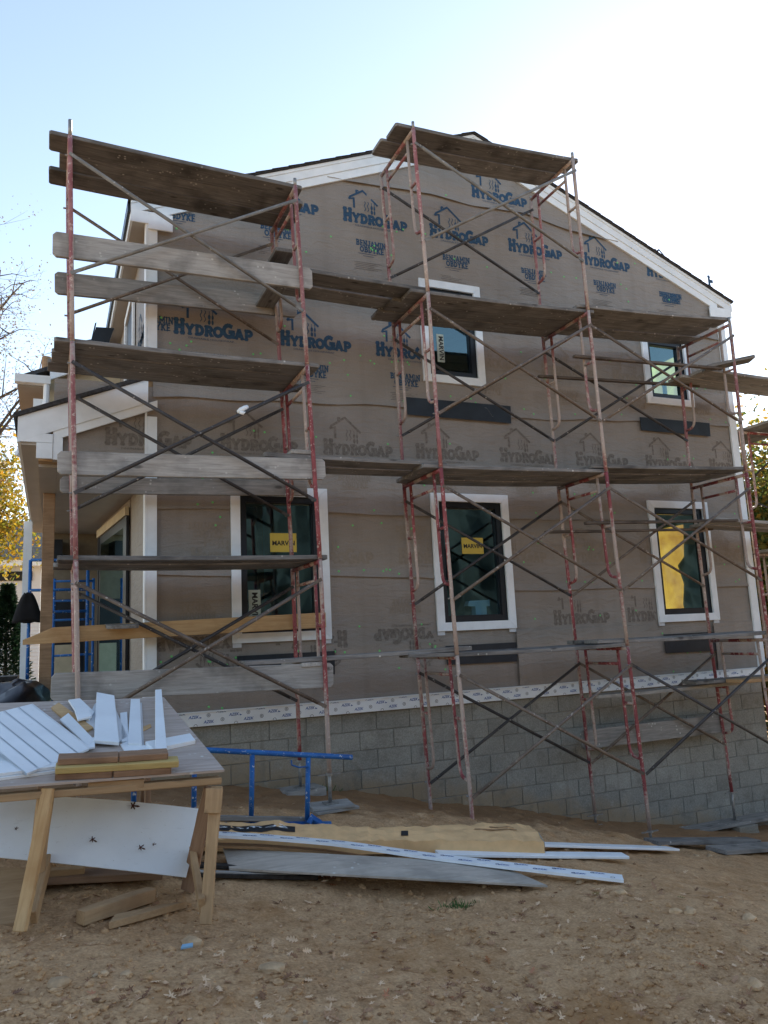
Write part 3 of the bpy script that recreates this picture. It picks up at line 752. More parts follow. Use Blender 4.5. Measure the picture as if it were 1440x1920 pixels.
# --- starter board with printed marks
starter = mk('starter_board', MB().box((XL+.02, -.042, .79), (XR-.02, -.012, .925)), 'pvc', house, bevel=.003)
sub('starter_ledge', MB().box((XL+.02, -.055, .925), (XR-.02, -.006, .938)), 'pvc', starter, house)
mbb, mbg = MB(), MB()
def ring2d(r, t, n=16):
    return [[(r*math.cos(a0), r*math.sin(a0)), (r*math.cos(a1), r*math.sin(a1)), ((r-t)*math.cos(a1), (r-t)*math.sin(a1)), ((r-t)*math.cos(a0), (r-t)*math.sin(a0))]
            for a0, a1 in [(2*math.pi*i/n, 2*math.pi*(i+1)/n) for i in range(n)]]
AZ, azw = text_quads('AZEK', .1, shear=.25, bold=.002)
def put(mb, q, x, z, k, y, zlo=-9, zhi=9):
    for f_ in q:
        P = [(x+px*k, z+pz*k) for px, pz in f_]
        P = [(a_, min(max(b_, zlo), zhi)) for a_, b_ in P]
        if max(p[1] for p in P)-min(p[1] for p in P) < 1e-4: continue
        mb.add([(p[0], y, p[1]) for p in P], [tuple(range(len(P)))])
x = XL
yb = -.0432
while x < XR-.3:
    k = .105/azw
    put(mbb, AZ, x+.0, .872, k, yb); put(mbb, AZ, x+.15, .818, k, yb); put(mbb, AZ, x-.13 if x > 1.1 else x+.27, .915, k, yb, -9, .924)
    mbb.add([(x+.11, yb, .868), (x+.135, yb, .874), (x+.11, yb, .886)], [(0, 1, 2)])
    put(mbg, ring2d(.019, .004), x+.20, .895, 1, yb); put(mbg, ring2d(.008, .004), x+.20, .895, 1, yb-.0003)
    put(mbg, ring2d(.019, .004), x+.34, .845, 1, yb); put(mbg, ring2d(.008, .004), x+.34, .845, 1, yb-.0003)
    put(mbg, ring2d(.019, .004), x+.07, .797, 1, yb, .792, 9)
    x += .408
sub('printed_wordmark', mbb, 'azek_blue', starter, house); sub('printed_ring', mbg, 'azek_grey', starter, house)

# --- block foundation: every block a piece, mortar recessed
fnd = mk('foundation_wall', MB().box((XL+.03, .036, -1.9), (XR-.03, .2, .80)), 'mortar', house)
def block_mesh(w):
    mb = MB().box((-w/2, 0, -.0975), (w/2, .09, .0975))
    me = bpy.data.meshes.new('concrete_block'); me.from_pydata(mb.v, [], mb.f)
    bm = bmesh.new(); bm.from_mesh(me); bmesh.ops.recalc_face_normals(bm, faces=bm.faces)
    bmesh.ops.bevel(bm, geom=bm.edges[:], offset=.004, segments=1, affect='EDGES'); bm.to_mesh(me); bm.free()
    me.materials.append(MATS['cmu']); return me
full, half = block_mesh(.3985), block_mesh(.1955)
rg = random.Random(3)
for r in range(11):
    z = .79-.006 - .2032*(r+.5)
    x = XL+.03 + (0 if r % 2 == 0 else .2032); k = 0
    items = [] if r % 2 == 0 else [(XL+.03+.1016, half)]
    while x+.4064 < XR-.02: items.append((x+.2032, full)); x += .4064
    if XR-.03-x > .19: items.append((x+.1016, half))
    for xc, m_ in items:
        if z+.1 < ground_h(xc, -.02)-.12: continue
        o = bpy.data.objects.new('concrete_block', m_); col.objects.link(o); o.parent = fnd
        o.location = Vector((xc, .024+rg.uniform(-.003, .003), z)) - HO
        o.rotation_euler = (rg.uniform(-.004, .004), rg.uniform(-.004, .004), rg.uniform(-.006, .006))
# corner and side wall of the foundation
mk('foundation_side', MB().box((XR-.06, .2, -2.2), (XR-.03, 9, .8)), 'cmu', house)
mk('foundation_side', MB().box((XL+.03, .2, -1), (XL+.06, 9, 1.0)), 'cmu', house)

# --- corner boards, rake boards, roof
mk('corner_board', MB().box((XL, -.038, .94), (XL+.10, -.008, 3.99)), 'pvc', house, bevel=.002)
mk('corner_board', MB().box((XL, -.038, 4.40), (XL+.10, -.008, 6.22)), 'pvc', house, bevel=.002)
mk('corner_board', MB().box((XL-.022, -.0385, .94), (XL-.001, .10, 6.22)), 'pvc', house, bevel=.002)
mk('corner_board', MB().box((XR-.11, -.038, .94), (XR, -.008, 6.10)), 'pvc', house, bevel=.002)
mk('corner_board', MB().box((XR+.001, -.0385, .94), (XR+.022, .10, 6.10)), 'pvc', house, bevel=.002)
EL, ER = .70, 9.47
def rake(sgn, o0, o1, y0, y1, name, mat, xe):
    """band between vertical offsets o0,o1 below the roof edge line"""
    pts = [(XM, 0, ZA-o1), (XM, 0, ZA-o0), (xe, 0, ZA-RS*abs(xe-XM)-o0), (xe, 0, ZA-RS*abs(xe-XM)-o1)]
    return mk(name, MB().prism([(p[0], y0, p[2]) for p in pts], (0, y1-y0, 0)), mat, house, bevel=.002)
for sg, xe in ((-1, EL), (1, ER)):
    rake(sg, .012, .055, -.062, -.005, 'rake_crown', 'pvc', xe)
    rake(sg, .0555, .165, -.052, -.005, 'rake_board', 'pvc', xe)
    rake(sg, .1655, .275, -.040, -.005, 'rake_board', 'pvc', xe + (.26 if sg < 0 else -.26))
# roof slabs with overhanging shingle edge
for sg, xe in ((-1, EL-.03), (1, ER+.03)):
    ze = ZA-RS*abs(xe-XM)
    mb = MB().prism([(XM, -.085, ZA-.008), (XM, -.085, ZA+.010), (xe, -.085, ze+.010), (xe, -.085, ze-.008)], (0, 9.5, 0))
    mk('roof', mb, 'shingle', house)
    mb = MB()
    n = 22
    for i in range(n):
        xa, xb = lerp(XM, xe, i/n), lerp(XM, xe, (i+1)/n)
        za, zb = ZA-RS*abs(xa-XM)+.010, ZA-RS*abs(xb-XM)+.010
        mb.prism([(xa, -.1, za), (xb, -.1, zb+.009), (xb, -.1, zb), ], (0, 9.5, 0))
    mk('shingle_course', mb, 'shingle', house)
# cornice returns and side eaves
for sg, xe, xc in ((-1, EL, XL), (1, ER, XR)):
    s = -1 if sg < 0 else 1
    x0, x1 = sorted((xe, xc - s*.14))
    mk('cornice_return', MB().box((x0, -.055, 6.16), (x1, -.041, 6.30)), 'pvc', house, bevel=.002)
    x0, x1 = sorted((xc - s*.001, xc - s*.26))
    mk('cornice_return', MB().box((x0, -.062, 6.10), (x1, -.0405, 6.295)), 'pvc', house, bevel=.002)
    a, b = sorted((xe, xe-s*.025))
    mk('eave_fascia', MB().box((a, -.04, 6.20), (b, 9.3, 6.42)), 'pvc', house)
    a, b = sorted((xe-s*.026, xc))
    mk('soffit', MB().box((a, -.03, 6.20), (b, 9.3, 6.225)), 'soffit_white', house)
    a, b = sorted((xe+s*.001, xe+s*(.03 if sg < 0 else .09)))
    mk('gutter', MB().box((a, .0, 6.30), (b, 9.3, 6.41)), 'black_sash' if sg < 0 else 'pvc', house)
mk('back_wall', MB().box((XL, 8.9, -1), (XR, 9, 6.6)), 'beige', house)
mk('back_gable', MB().prism([(XL, 8.95, 6.6), (XR, 8.95, 6.6), (XM, 8.95, 8.1)], (0, .05, 0)), 'beige', house)
mk('side_wall', MB().box((XR-.15, .15, .8), (XR-.02, 8.9, 6.5)), 'wrap', house)
mk('side_wall', MB().box((XL, .11, 1.0), (XL+.12, 8.9, 6.5)), 'wrap', house)
# side wall window and print above the porch roof
sw = mk('side_window', MB().box((XL-.012, 1.35, 4.62), (XL-.004, 2.35, 5.95)), 'black_sash', house)
for lo, hi in (((XL-.04, 1.25, 4.52), (XL-.012, 1.35, 6.05)), ((XL-.04, 2.35, 4.52), (XL-.012, 2.45, 6.05)), ((XL-.04, 1.35, 5.95), (XL-.012, 2.35, 6.05)), ((XL-.04, 1.35, 4.52), (XL-.012, 2.35, 4.62))):
    sub('casing_board', MB().box(lo, hi), 'pvc', sw, house)
mb = MB()
for f_ in LOGO[0]:
    mb.add([(XL-.004, .95-px*.95, 5.0+pz*.95) for px, pz in f_], [tuple(range(len(f_)))])
mk('side_print', mb, 'print_blue', house)

# --- porch: rake, header, eave, ceiling, posts, back wall, door
PS = .405
def pz(x): return 3.90 + PS*(x+.35)          # top of the porch rake line
def prake(o0, o1, x0, x1, y0, y1, name, mat):
    mk(name, MB().prism([(x0, y0, pz(x0)-o0), (x0, y0, pz(x0)-o1), (x1, y0, pz(x1)-o1), (x1, y0, pz(x1)-o0)], (0, y1-y0, 0)), mat, house, bevel=.002)
prake(.018, .275, -.34, .885, -.075, -.045, 'porch_fascia', 'pvc')
prake(.2755, .365, -.02, .98, -.065, -.0405, 'porch_frieze', 'pvc')
prake(-.03, .016, -.38, .875, -.10, 5.2, 'porch_roof', 'shingle')
mk('porch_return', MB().box((-.34, -.074, 3.64), (-.022, -.046, 3.73)), 'pvc', house, bevel=.002)
mk('porch_return', MB().box((-.17, -.072, 3.48), (-.022, -.046, 3.638)), 'pvc', house, bevel=.002)
mk('porch_trim', MB().box((-.02, -.064, 3.475), (.07, -.041, 3.70)), 'pvc', house, bevel=.002)
mk('porch_header', MB().prism([(-.15, .012, 3.47), (XL, .012, 3.47), (XL, .012, pz(XL)-.05), (-.15, .012, pz(-.15)-.05)], (0, .13, 0)), 'lumber_tan', house)
mk('porch_eave', MB().prism([(-.34, -.045, 3.64), (-.34, -.045, 3.86), (-.31, -.045, 3.87), (-.31, -.045, 3.64)], (0, 6.2, 0)), 'pvc', house)
mk('porch_soffit', MB().box((-.309, -.044, 3.615), (-.15, 6.1, 3.639)), 'soffit_white', house)
mk('porch_beam', MB().box((-.149, .15, 3.44), (.02, 6.1, 3.62)), 'soffit_white', house)
mk('porch_ceiling', MB().box((.021, .15, 3.44), (XL-.001, 5.0, 3.46)), 'soffit_white', house)
mk('porch_post', MB().box((-.115, 1.55, .9), (.015, 1.68, 3.44)), 'post_wood', house, bevel=.004)
mk('porch_floor', MB().box((-.3, .25, .45), (XL-.01, 5.0, .92)), 'cmu', house)
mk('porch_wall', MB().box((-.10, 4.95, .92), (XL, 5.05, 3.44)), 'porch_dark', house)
mk('porch_side_trim', MB().box((-.42, 4.9, .9), (-.30, 5.05, 3.62)), 'pvc', house)
pd = mk('porch_door', MB().prism([(.845, 1.8, .95), (.645, 3.75, .95), (.645, 3.75, 3.22), (.845, 1.8, 3.22)], (-.02, 0, 0)), 'black_sash', house)
sub('pane', MB().prism([(.815, 1.95, 1.05), (.64, 3.6, 1.05), (.64, 3.6, 3.1), (.815, 1.95, 3.1)], (-.006, 0, 0)), 'glass', pd, house)
for pts in ([(.855, 1.70), (.845, 1.795)], [(.645, 3.755), (.635, 3.85)]):
    (xa, ya), (xb, yb_) = pts
    sub('casing_board', MB().prism([(xa, ya, .95), (xb, yb_, .95), (xb, yb_, 3.22), (xa, ya, 3.22)], (-.03, 0, 0)), 'black_sash', pd, house)
sub('casing_board', MB().prism([(.855, 1.70, 3.221), (.635, 3.85, 3.221), (.635, 3.85, 3.33), (.855, 1.70, 3.33)], (-.046, 0, 0)), 'beige', pd, house)
mk('porch_door_wall', MB().prism([(.87, 1.72, .93), (.66, 3.9, .93), (.66, 3.9, 3.43), (.87, 1.72, 3.43)], (.01, 0, 0)), 'wrap', house)
for x0, x1, z0, z1 in ((.02, .42, 1.0, 2.15),):
    fr = mk('back_door', MB().box((x0-.06, 4.90, z0-.06), (x1+.06, 4.945, z1+.25)), 'black_sash', house)
    sub('door_panel', MB().box((x0, 4.88, z0), (x1, 4.899, z1-.45)), 'beige', fr, house)
mk('porch_lamp', MB().box((.02, 4.6, 2.95), (.14, 4.94, 3.3)), 'black_sash', house)

# --- beige rear wing above the porch roof, with gutter and downspout
mk('wing_wall', MB().prism([(-.09, 3.6, 3.8), (XL, 3.6, 3.8), (XL, 3.6, 5.95), (-.09, 3.6, 5.50)], (0, 4, 0)), 'beige', house)
mk('wing_roof', MB().prism([(-.52, 3.45, 5.42), (-.52, 3.45, 5.48), (XL, 3.45, 6.12), (XL, 3.45, 6.06)], (0, 4.4, 0)), 'shingle', house)
mk('wing_rake', MB().prism([(-.09, 3.44, 5.46), (-.09, 3.44, 5.61), (XL, 3.44, 6.06), (XL, 3.44, 5.91)], (0, .05, 0)), 'pvc', house)
mk('wing_soffit', MB().box((-.51, 3.46, 5.34), (-.10, 7.6, 5.36)), 'soffit_white', house)
mk('wing_fascia', MB().box((-.52, 3.43, 5.36), (-.091, 3.455, 5.44)), 'pvc', house)
mb = MB().prism([(-.54, 3.33, 5.36), (-.54, 3.31, 5.47), (-.54, 3.32, 5.47), (-.54, 3.335, 5.37), (-.54, 3.42, 5.37), (-.54, 3.42, 5.47), (-.54, 3.43, 5.47), (-.54, 3.43, 5.355)], (.46, 0, 0))
gut = mk('wing_gutter', mb, 'pvc', house)
sub('downspout', MB().tube([(-.13, 3.38, 5.36), (-.13, 3.38, 5.12), (-.16, 3.38, 4.95), (-.30, 3.38, 4.65), (-.42, 3.38, 4.45), (-.48, 3.38, 4.3)], .042, 8), 'pvc', gut, house)
mk('wing_trim', MB().box((-.30, 3.50, 5.0), (-.09, 3.59, 5.18)), 'pvc', house)
mk('wing_side', MB().box((-.12, 3.62, 3.6), (-.10, 7.5, 5.34)), 'brick_red', house)
mk('vent_pipe', MB().tube([(-.16, 5.2, 5.4), (-.16, 5.2, 6.42)], .075, 12), 'post_wood', house)
mk('wing_window', MB().prism([(.33, 3.58, 5.28), (.70, 3.58, 5.36), (.70, 3.58, 5.18), (.33, 3.58, 5.1)], (0, .01, 0)), 'black_sash', house)
mk('wing_panel', MB().box((.70, 3.4, 4.55), (.84, 3.595, 5.2)), 'soffit_white', house)
# black flood light bracket standing on the porch roof
FY = 1.2
fp = lambda x, y, yy=FY: onY((x, y), yy)
fl = MB().prism([fp(172, 641), fp(203, 645), fp(214, 615), fp(180, 613)], (0, .06, 0)).prism([fp(170, 641), fp(173, 641), fp(181, 604), fp(178, 606)], (0, .08, 0)).tube([fp(192, 690), fp(192, 640)], .02, 8).prism([fp(140, 641), fp(171, 636), fp(171, 646), fp(140, 650)], (0, .05, 0))
mk('flood_light', fl, 'black_sash', house)

# ================================================================== SCAFFOLD
YO, YI, FH, R = -1.22, -.30, 1.93, .0212
STACK = {
 1: [(.4, .24), (2.34, .18), (4.22, .12), (6.32, .06)],
 2: [(0, 2.36), (2.33, 2.335), (4.25, 2.265), (6.2, 2.19)],
 3: [(-.3, 3.81), (1.36, 3.74), (3.28, 3.68), (5.23, 3.65), (7.15, 3.58)],
 4: [(-.7, 5.96), (1.36, 5.885), (3.33, 5.815), (5.28, 5.77), (7.27, 5.75)],
 5: [(-1, 8.15), (1.36, 8.055), (3.4, 8.02), (5.42, 8.055)]}
LEVEL = {1: [2.33, 4.25, 6.22], 2: [2.33, 4.25, 6.16], 3: [1.36, 3.28, 5.21, 7.14], 4: [1.35, 3.33, 5.28, 7.25], 5: [1.35, 3.41, 5.41]}
WHERE = {1: 'left end of the left tower', 2: 'right end of the left tower', 3: 'left end of the gable run', 4: 'middle of the gable run', 5: 'right end of the gable run'}
ORD = ['bottom', 'second', 'third', 'top']
def curve_pts(p0, c, p1, n=5):
    p0, c, p1 = map(Vector, (p0, c, p1))
    return [(1-t)**2*p0 + 2*t*(1-t)*c + t*t*p1 for t in [i/n for i in range(n+1)]]
def frame(fx, zt, z0, label, yo=YO, yi=YI, matl='red_tube', swap=False, stub=.1, loc=None, name='scaffold_section'):
    """walk-through end frame; fx(z) gives the position along the run, swap puts the frame across X"""
    P = (lambda y, z: Vector((y, fx(z), z))) if swap else (lambda y, z: Vector((fx(z), y, z)))
    base = P((yo+yi)/2, z0)
    t = thing(name, label, 'scaffold frame', base, 'scaffold frames')
    ye = .17 if yi > yo else -.17
    for y, tp in ((yo, stub), (yi, .0 if stub < .2 else .05)):
        zs = [z0 + (zt+.02-z0)*i/6 for i in range(7)]
        mk('leg', MB().tube([P(y, z) for z in zs], R, 10), matl, t, smooth=True)
        mk('coupling_pin', MB().tube([P(y, zt+.02), P(y, zt+.02+(tp if tp else .03))], R*.82, 8), 'zinc', t, smooth=True)
        for dz in (.18, 1.33): mk('brace_stud', MB().tube([P(y, zt-dz), P(y, zt-dz)+(Vector((0, .045, 0)) if swap else Vector((-.045, 0, 0)))], .009, 6), 'zinc', t)
    mk('bearer', MB().tube([P(yo, zt-.0), P(yi, zt-.0)], R, 10), matl, t, smooth=True)
    a, b = yo+ye, yi-ye
    for y, s in ((a, yo), (b, yi)):
        path = [P(y, zt-.005), P(y, zt-.5), P(y, zt-1.0)] + curve_pts(P(y, zt-1.04), P(y, zt-1.17), P(lerp(y, s, .55), zt-1.18))[0:] + [P(s, zt-1.19)]
        mk('inner_upright', MB().tube(path, R*.82, 8), matl, t, smooth=True)
        mk('rung', MB().tube([P(s, zt-.6), P(y, zt-.6)], R*.75, 8), matl, t, smooth=True)
    mk('header_rail', MB().tube([P(a, zt-.17), P(b, zt-.17)], R*.8, 8), matl, t, smooth=True)
    return t
rgs = random.Random(4)
def FX(k): return lambda z: sum(interp(STACK[k], z+o) for o in (-.3, 0, .3))/3
for k in STACK:
    for i, zt in enumerate(LEVEL[k]):
        z0 = LEVEL[k][i-1]+.03 if i else zt-FH
        top = i == len(LEVEL[k])-1
        lift = 'top' if top else ORD[i]
        frame(FX(k), zt, z0, f'red tube scaffold frame, {lift} lift, {WHERE[k]}', stub=(.16 if k == 1 else .08) if top else .1,
              matl='red_tube_pink' if zt > 5 or (k == 1) else 'red_tube')
# screw jacks below the bottom frames
def jack(x, y, ztop, label, long_=None, pad=True):
    zg = ground_h(x, y)
    zb = min(zg+.012, ztop-.12) if long_ is None else long_
    t = thing('screw_jack', label, 'screw jack', (x, y, zb), 'screw jacks')
    mk('screw_rod', MB().tube([(x, y, zb), (x, y, ztop+.05)], .0165, 10), 'zinc', t, smooth=True)
    mk('jack_nut', MB().tube([(x, y, ztop-.02), (x, y, ztop-.001)], .034, 10).bar((x-.11, y, ztop-.012), (x+.11, y, ztop-.012), .018, .012), 'zinc', t)
    mk('base_plate', MB().box((x-.06, y-.06, zb), (x+.06, y+.06, zb+.01)), 'zinc', t)
    return t
JK = {1: .4, 2: .4, 3: -.57, 4: -.58, 5: -.58}
for k in STACK:
    for y, s in ((YO, 'outer'), (YI, 'inner')):
        x = FX(k)(JK[k]); pad = None
        zt = LEVEL[k][0]-FH
        if k == 2: pad = .135
        if k == 5 and y == YI: pad = -.935
        if k in (1, 3): continue
        jack(x, y, zt, f'grey threaded screw jack under the {s} leg at the {WHERE[k]}', pad)

# --- cross braces
def brace(k, m, i, side, mat, r=.0175):
    y = (YO+.0 if side == 'outer' else YI)
    a, b = FX(k), FX(m); zk, zm = LEVEL[k][i], LEVEL[m][i]
    off = -.03
    p = [Vector((a(zk-.18)+.01, y+off, zk-.18)), Vector((b(zm-1.33)-.03, y+off, zm-1.33))]
    q = [Vector((a(zk-1.33)+.01, y+off-.028, zk-1.33)), Vector((b(zm-.18)-.03, y+off-.028, zm-.18))]
    mid = (p[0]+p[1])/2
    run = 'left tower' if k == 1 else ('gable run, left bay' if k == 3 else 'gable run, right bay')
    lift = 'top' if (i == len(LEVEL[k])-1 or i == len(LEVEL[m])-1) and k != 4 else ORD[i]
    t = thing('cross_brace', f'{"dark steel" if "dark" in mat else "worn grey-brown"} cross brace, {side} side of the {run}, {lift} lift', 'cross brace', mid, 'cross braces')
    for e in (p, q):
        d = (e[1]-e[0]).normalized()
        mb = MB().tube([e[0]+d*.07, e[1]-d*.07], r, 8)
        mk('brace_bar', mb, mat, t, smooth=True)
        for c, s in ((e[0], 1), (e[1], -1)):
            mk('flattened_end', MB().bar(c-d*s*.02, c+d*s*.075, .008, .032, up=(0, 0, 1)), mat, t)
    x = (p[0]+p[1]+q[0]+q[1])/4
    mk('pivot_bolt', MB().tube([x+Vector((0, -.035, 0)), x+Vector((0, .025, 0))], .009, 6), 'zinc', t)
MB_ = {(1, 0, 'outer'): 'brace_brown', (1, 0, 'inner'): 'brace_dark', (1, 1, 'outer'): 'brace_dark', (1, 1, 'inner'): 'brace_dark', (1, 2, 'outer'): 'brace_grey', (1, 2, 'inner'): 'brace_brown',
       (3, 0, 'outer'): 'brace_brown', (3, 0, 'inner'): 'brace_dark', (3, 1, 'outer'): 'brace_brown', (3, 1, 'inner'): 'brace_dark', (3, 2, 'outer'): 'brace_brown', (3, 2, 'inner'): 'brace_dark',
       (3, 3, 'outer'): 'brace_grey', (3, 3, 'inner'): 'brace_dark', (4, 0, 'outer'): 'brace_dark', (4, 0, 'inner'): 'brace_brown', (4, 1, 'outer'): 'brace_brown', (4, 1, 'inner'): 'brace_brown',
       (4, 2, 'outer'): 'brace_brown', (4, 2, 'inner'): 'brace_dark'}
for (k, i, side), m_ in MB_.items(): brace(k, k+1, i, side, m_)

# scrap of tape knotted round a brace
tp = onY((455, 768), YO-.045); td = Vector((.78, 0, .52)).normalized()
mb = MB().tube([tp-td*.055, tp-td*.02, tp+td*.03, tp+td*.06], [.02, .03, .027, .018], 8).prism([tp+Vector((-.03, -.03, -.02)), tp+Vector((.02, -.035, -.03)), tp+Vector((.0, -.03, -.06)), tp+Vector((-.04, -.03, -.05))], (0, .004, 0))
tag(mk('tape_wrap', mb, 'pvc', None, origin=tp, smooth=True), 'wad of white tape wrapped round a dark brace of the left tower', 'tape')
# --- planks
PT = .041
PG = 'scaffold planks'
def flat(x0, x1, y, z, label, w=.278, mat='plank_wood', z1=None, sag=.008, y1=None):
    """plank lying flat; z is its underside"""
    return board('scaffold_plank', (x0, y, z+PT/2), (x1, y if y1 is None else y1, (z if z1 is None else z1)+PT/2), w, PT, mat, label, 'plank', clip=.018, sag=sag, group=PG)
def edge(x0, x1, y, zc, h, label, mat='plank_pale', zc1=None, t=.041, clip=.03):
    return board('scaffold_plank', (x0, y, zc), (x1, y, zc if zc1 is None else zc1), h, t, mat, label, 'plank', up=(0, -1, 0), clip=clip, group=PG)
POSN = ['outermost', 'middle', 'innermost']
def deck(k, m, i, x0, x1, ys, where, w=.278, dz=0, mat='plank_wood'):
    za, zb = LEVEL[k][i]+R+.001+dz, LEVEL[m][i]+R+.001+dz
    for j, y in enumerate(ys):
        nm = POSN[j] if len(ys) == 3 else ['outer', 'inner'][j]
        flat(x0+rgs.uniform(-.09, .07), x1+rgs.uniform(-.06, .08), y+rgs.uniform(-.006, .006), za+rgs.uniform(0, .004), f'{nm} weathered plank of the {where}', w-.012, mat, zb+rgs.uniform(0, .004), sag=rgs.uniform(.006, .02), y1=y+rgs.uniform(-.012, .012))
Y3 = (-1.06, -.775, -.49)
deck(1, 2, 2, -.06, 2.33, Y3, 'topmost left-hand platform')
deck(1, 2, 1, -.04, 2.36, Y3, 'platform level with the porch roof on the left tower')
deck(1, 2, 0, .03, 2.42, Y3, 'lowest platform of the left tower, crossing the left ground-floor window')
deck(3, 4, 3, 3.38, 5.80, (-1.055, -.75), 'topmost platform under the gable peak', w=.297)
deck(3, 4, 2, 3.40, 5.86, Y3, 'platform crossing the upper middle window')
deck(4, 5, 2, 5.62, 8.10, Y3, 'platform above the small upper right window', dz=PT+.003)
deck(3, 4, 1, 3.50, 5.92, Y3, 'platform above the middle ground-floor window')
deck(4, 5, 1, 5.60, 8.06, Y3, 'platform above the right ground-floor window', dz=PT+.003)
deck(3, 4, 0, 3.30, 5.75, (-1.08, -.80), 'platform below the middle ground-floor window')
deck(4, 5, 0, 5.45, 8.15, (-1.06, -.78), 'platform below the right ground-floor window', dz=PT+.003)
# bridging planks between the two runs
zb3 = LEVEL[3][2]+R+.001
flat(2.05, 3.68, -1.02, 5.30, 'outer bridging plank from the left tower to the upper middle window', z1=zb3+PT+.003)
flat(2.10, 3.72, -.70, 5.30, 'inner bridging plank from the left tower to the upper middle window', z1=zb3+PT+.003)
zb2 = LEVEL[3][1]+R+.001
flat(1.83, 3.80, -1.02, 3.345, 'outer bridging plank from the left tower above the ground-floor windows', z1=zb2+PT+.003)
flat(2.30, 3.85, -.70, 3.335, 'inner bridging plank from the left tower above the ground-floor windows', z1=zb2+PT+.003)
zb1 = LEVEL[3][0]+R+.001
flat(1.60, 3.95, -1.06, 1.40, 'long thin bridging plank below the left ground-floor window', w=.24, z1=zb1+PT+.003)
# short boards laid across the frame of the left tower, carrying the bridges
def cross(x, y0, y1, z, label, w=.2, mat='plank_wood'):
    return board('short_board', (x, y0, z+PT/2), (x, y1, z+PT/2), w, PT, mat, label, 'short board', clip=.004, group='short boards')
cross(2.13, -1.02, -.55, 5.548, 'short board lying on the upper frame rungs near the gable, left tower')
cross(2.10, -1.15, -.2, 5.255, 'short board under the upper bridging planks')
cross(2.20, -1.15, -.62, 3.39, 'short pale board on top of the bridging plank left of the middle windows', mat='plank_pale')
cross(2.23, -1.2, -.5, 1.355, 'short board under the thin bridging plank at the left tower', mat='plank_pale')
# planks standing on edge along the left tower
edge(-.06, 2.36, -1.165, 5.185, .232, 'upper pale plank on edge across the left tower', zc1=5.21)
edge(-.04, 2.47, -.255, 5.24, .235, 'grey plank on edge behind the frames near the roof return', 'plank_grey', zc1=5.31)
edge(.02, 2.43, -1.165, 3.19, .205, 'pale plank on edge just above the left ground-floor window', zc1=3.24)
edge(.05, 2.53, -.255, 3.18, .165, 'dark grey plank on edge behind the pale one above the left ground-floor window', 'plank_grey', zc1=3.23)
edge(.01, 2.44, -1.165, 1.315, .225, 'wide pale knotty plank on edge at the bottom of the left tower', zc1=1.268)
# new yellow joist with a pointed end
mb = MB().prism([(-.235, -.26, 1.675), (-.235, -.26, 1.72), (.02, -.26, 1.825), (2.70, -.26, 1.885), (2.70, -.26, 1.725)], (0, .04, 0))
jo = mk('pointed_joist', mb, 'lumber_new', None, origin=(1.2, -.24, 1.72), bevel=.003)
tag(jo, 'new yellow lumber joist with a tapered end across the left ground-floor window sill', 'lumber')
sh = board('short_board', (.62, -.55, 1.80), (.62, -.05, 1.83), .28, .035, 'plank_wood', 'short grey board poking over the new yellow joist', 'short board', clip=.03, group='short boards')
# right bay: rails laid on the frame rungs, paint-splashed plank, plank on edge
for (x0, x1, y, z, z1, lab) in ((5.60, 7.95, -1.10, 4.76, 4.84, 'outer thin brown rail in front of the upper right window'), (5.58, 8.26, -.40, 4.75, 4.86, 'inner thin brown rail in front of the upper right window'),
                         (5.55, 7.9, -1.10, 2.77, 2.84, 'outer thin brown rail in front of the right ground-floor window'), (5.50, 8.2, -.40, 2.765, 2.835, 'inner thin brown rail in front of the right ground-floor window')):
    board('guard_rail', (x0, y, z), (x1, y, z1), .055, .032, 'rail_wood', lab, 'rail', clip=.003, group='thin rails')
flat(5.95, 8.62, -.46, .765, 'paint-splashed grey plank resting on rungs before the block wall', w=.23, mat='plank_pale', z1=.79)
edge(5.88, 8.34, -.255, .27, .225, 'grey plank with rounded ends on edge against the block wall', 'plank_grey', zc1=.275, clip=.035)
# planks turning the house corner
flat(7.75, 10.4, -.48, 4.87, 'inner plank running past the house corner at upper window height', mat='plank_grey', z1=4.84)
flat(7.85, 10.4, -.78, 4.87, 'outer plank running past the house corner at upper window height', mat='plank_grey', z1=4.84)
board('scaffold_plank', (7.78, -.98, 4.86), (8.33, -1.26, 4.96), .22, PT, 'plank_wood', 'short tilted plank end on the corner frame rung, upper right', 'plank', clip=.01, group=PG)
flat(7.85, 10.4, -.48, 2.85, 'inner plank running past the house corner at ground-floor window height', mat='plank_grey', z1=2.80)
flat(7.70, 10.4, -.80, 2.86, 'outer plank running past the house corner at ground-floor window height', mat='plank_pale', z1=2.80)
flat(7.30, 10.2, -.62, .845, 'plank turning the house corner just above the starter board', z1=.84)
flat(7.75, 10.2, -.90, .845, 'tan plank turning the house corner beside the block wall', mat='lumber_tan', z1=.84)
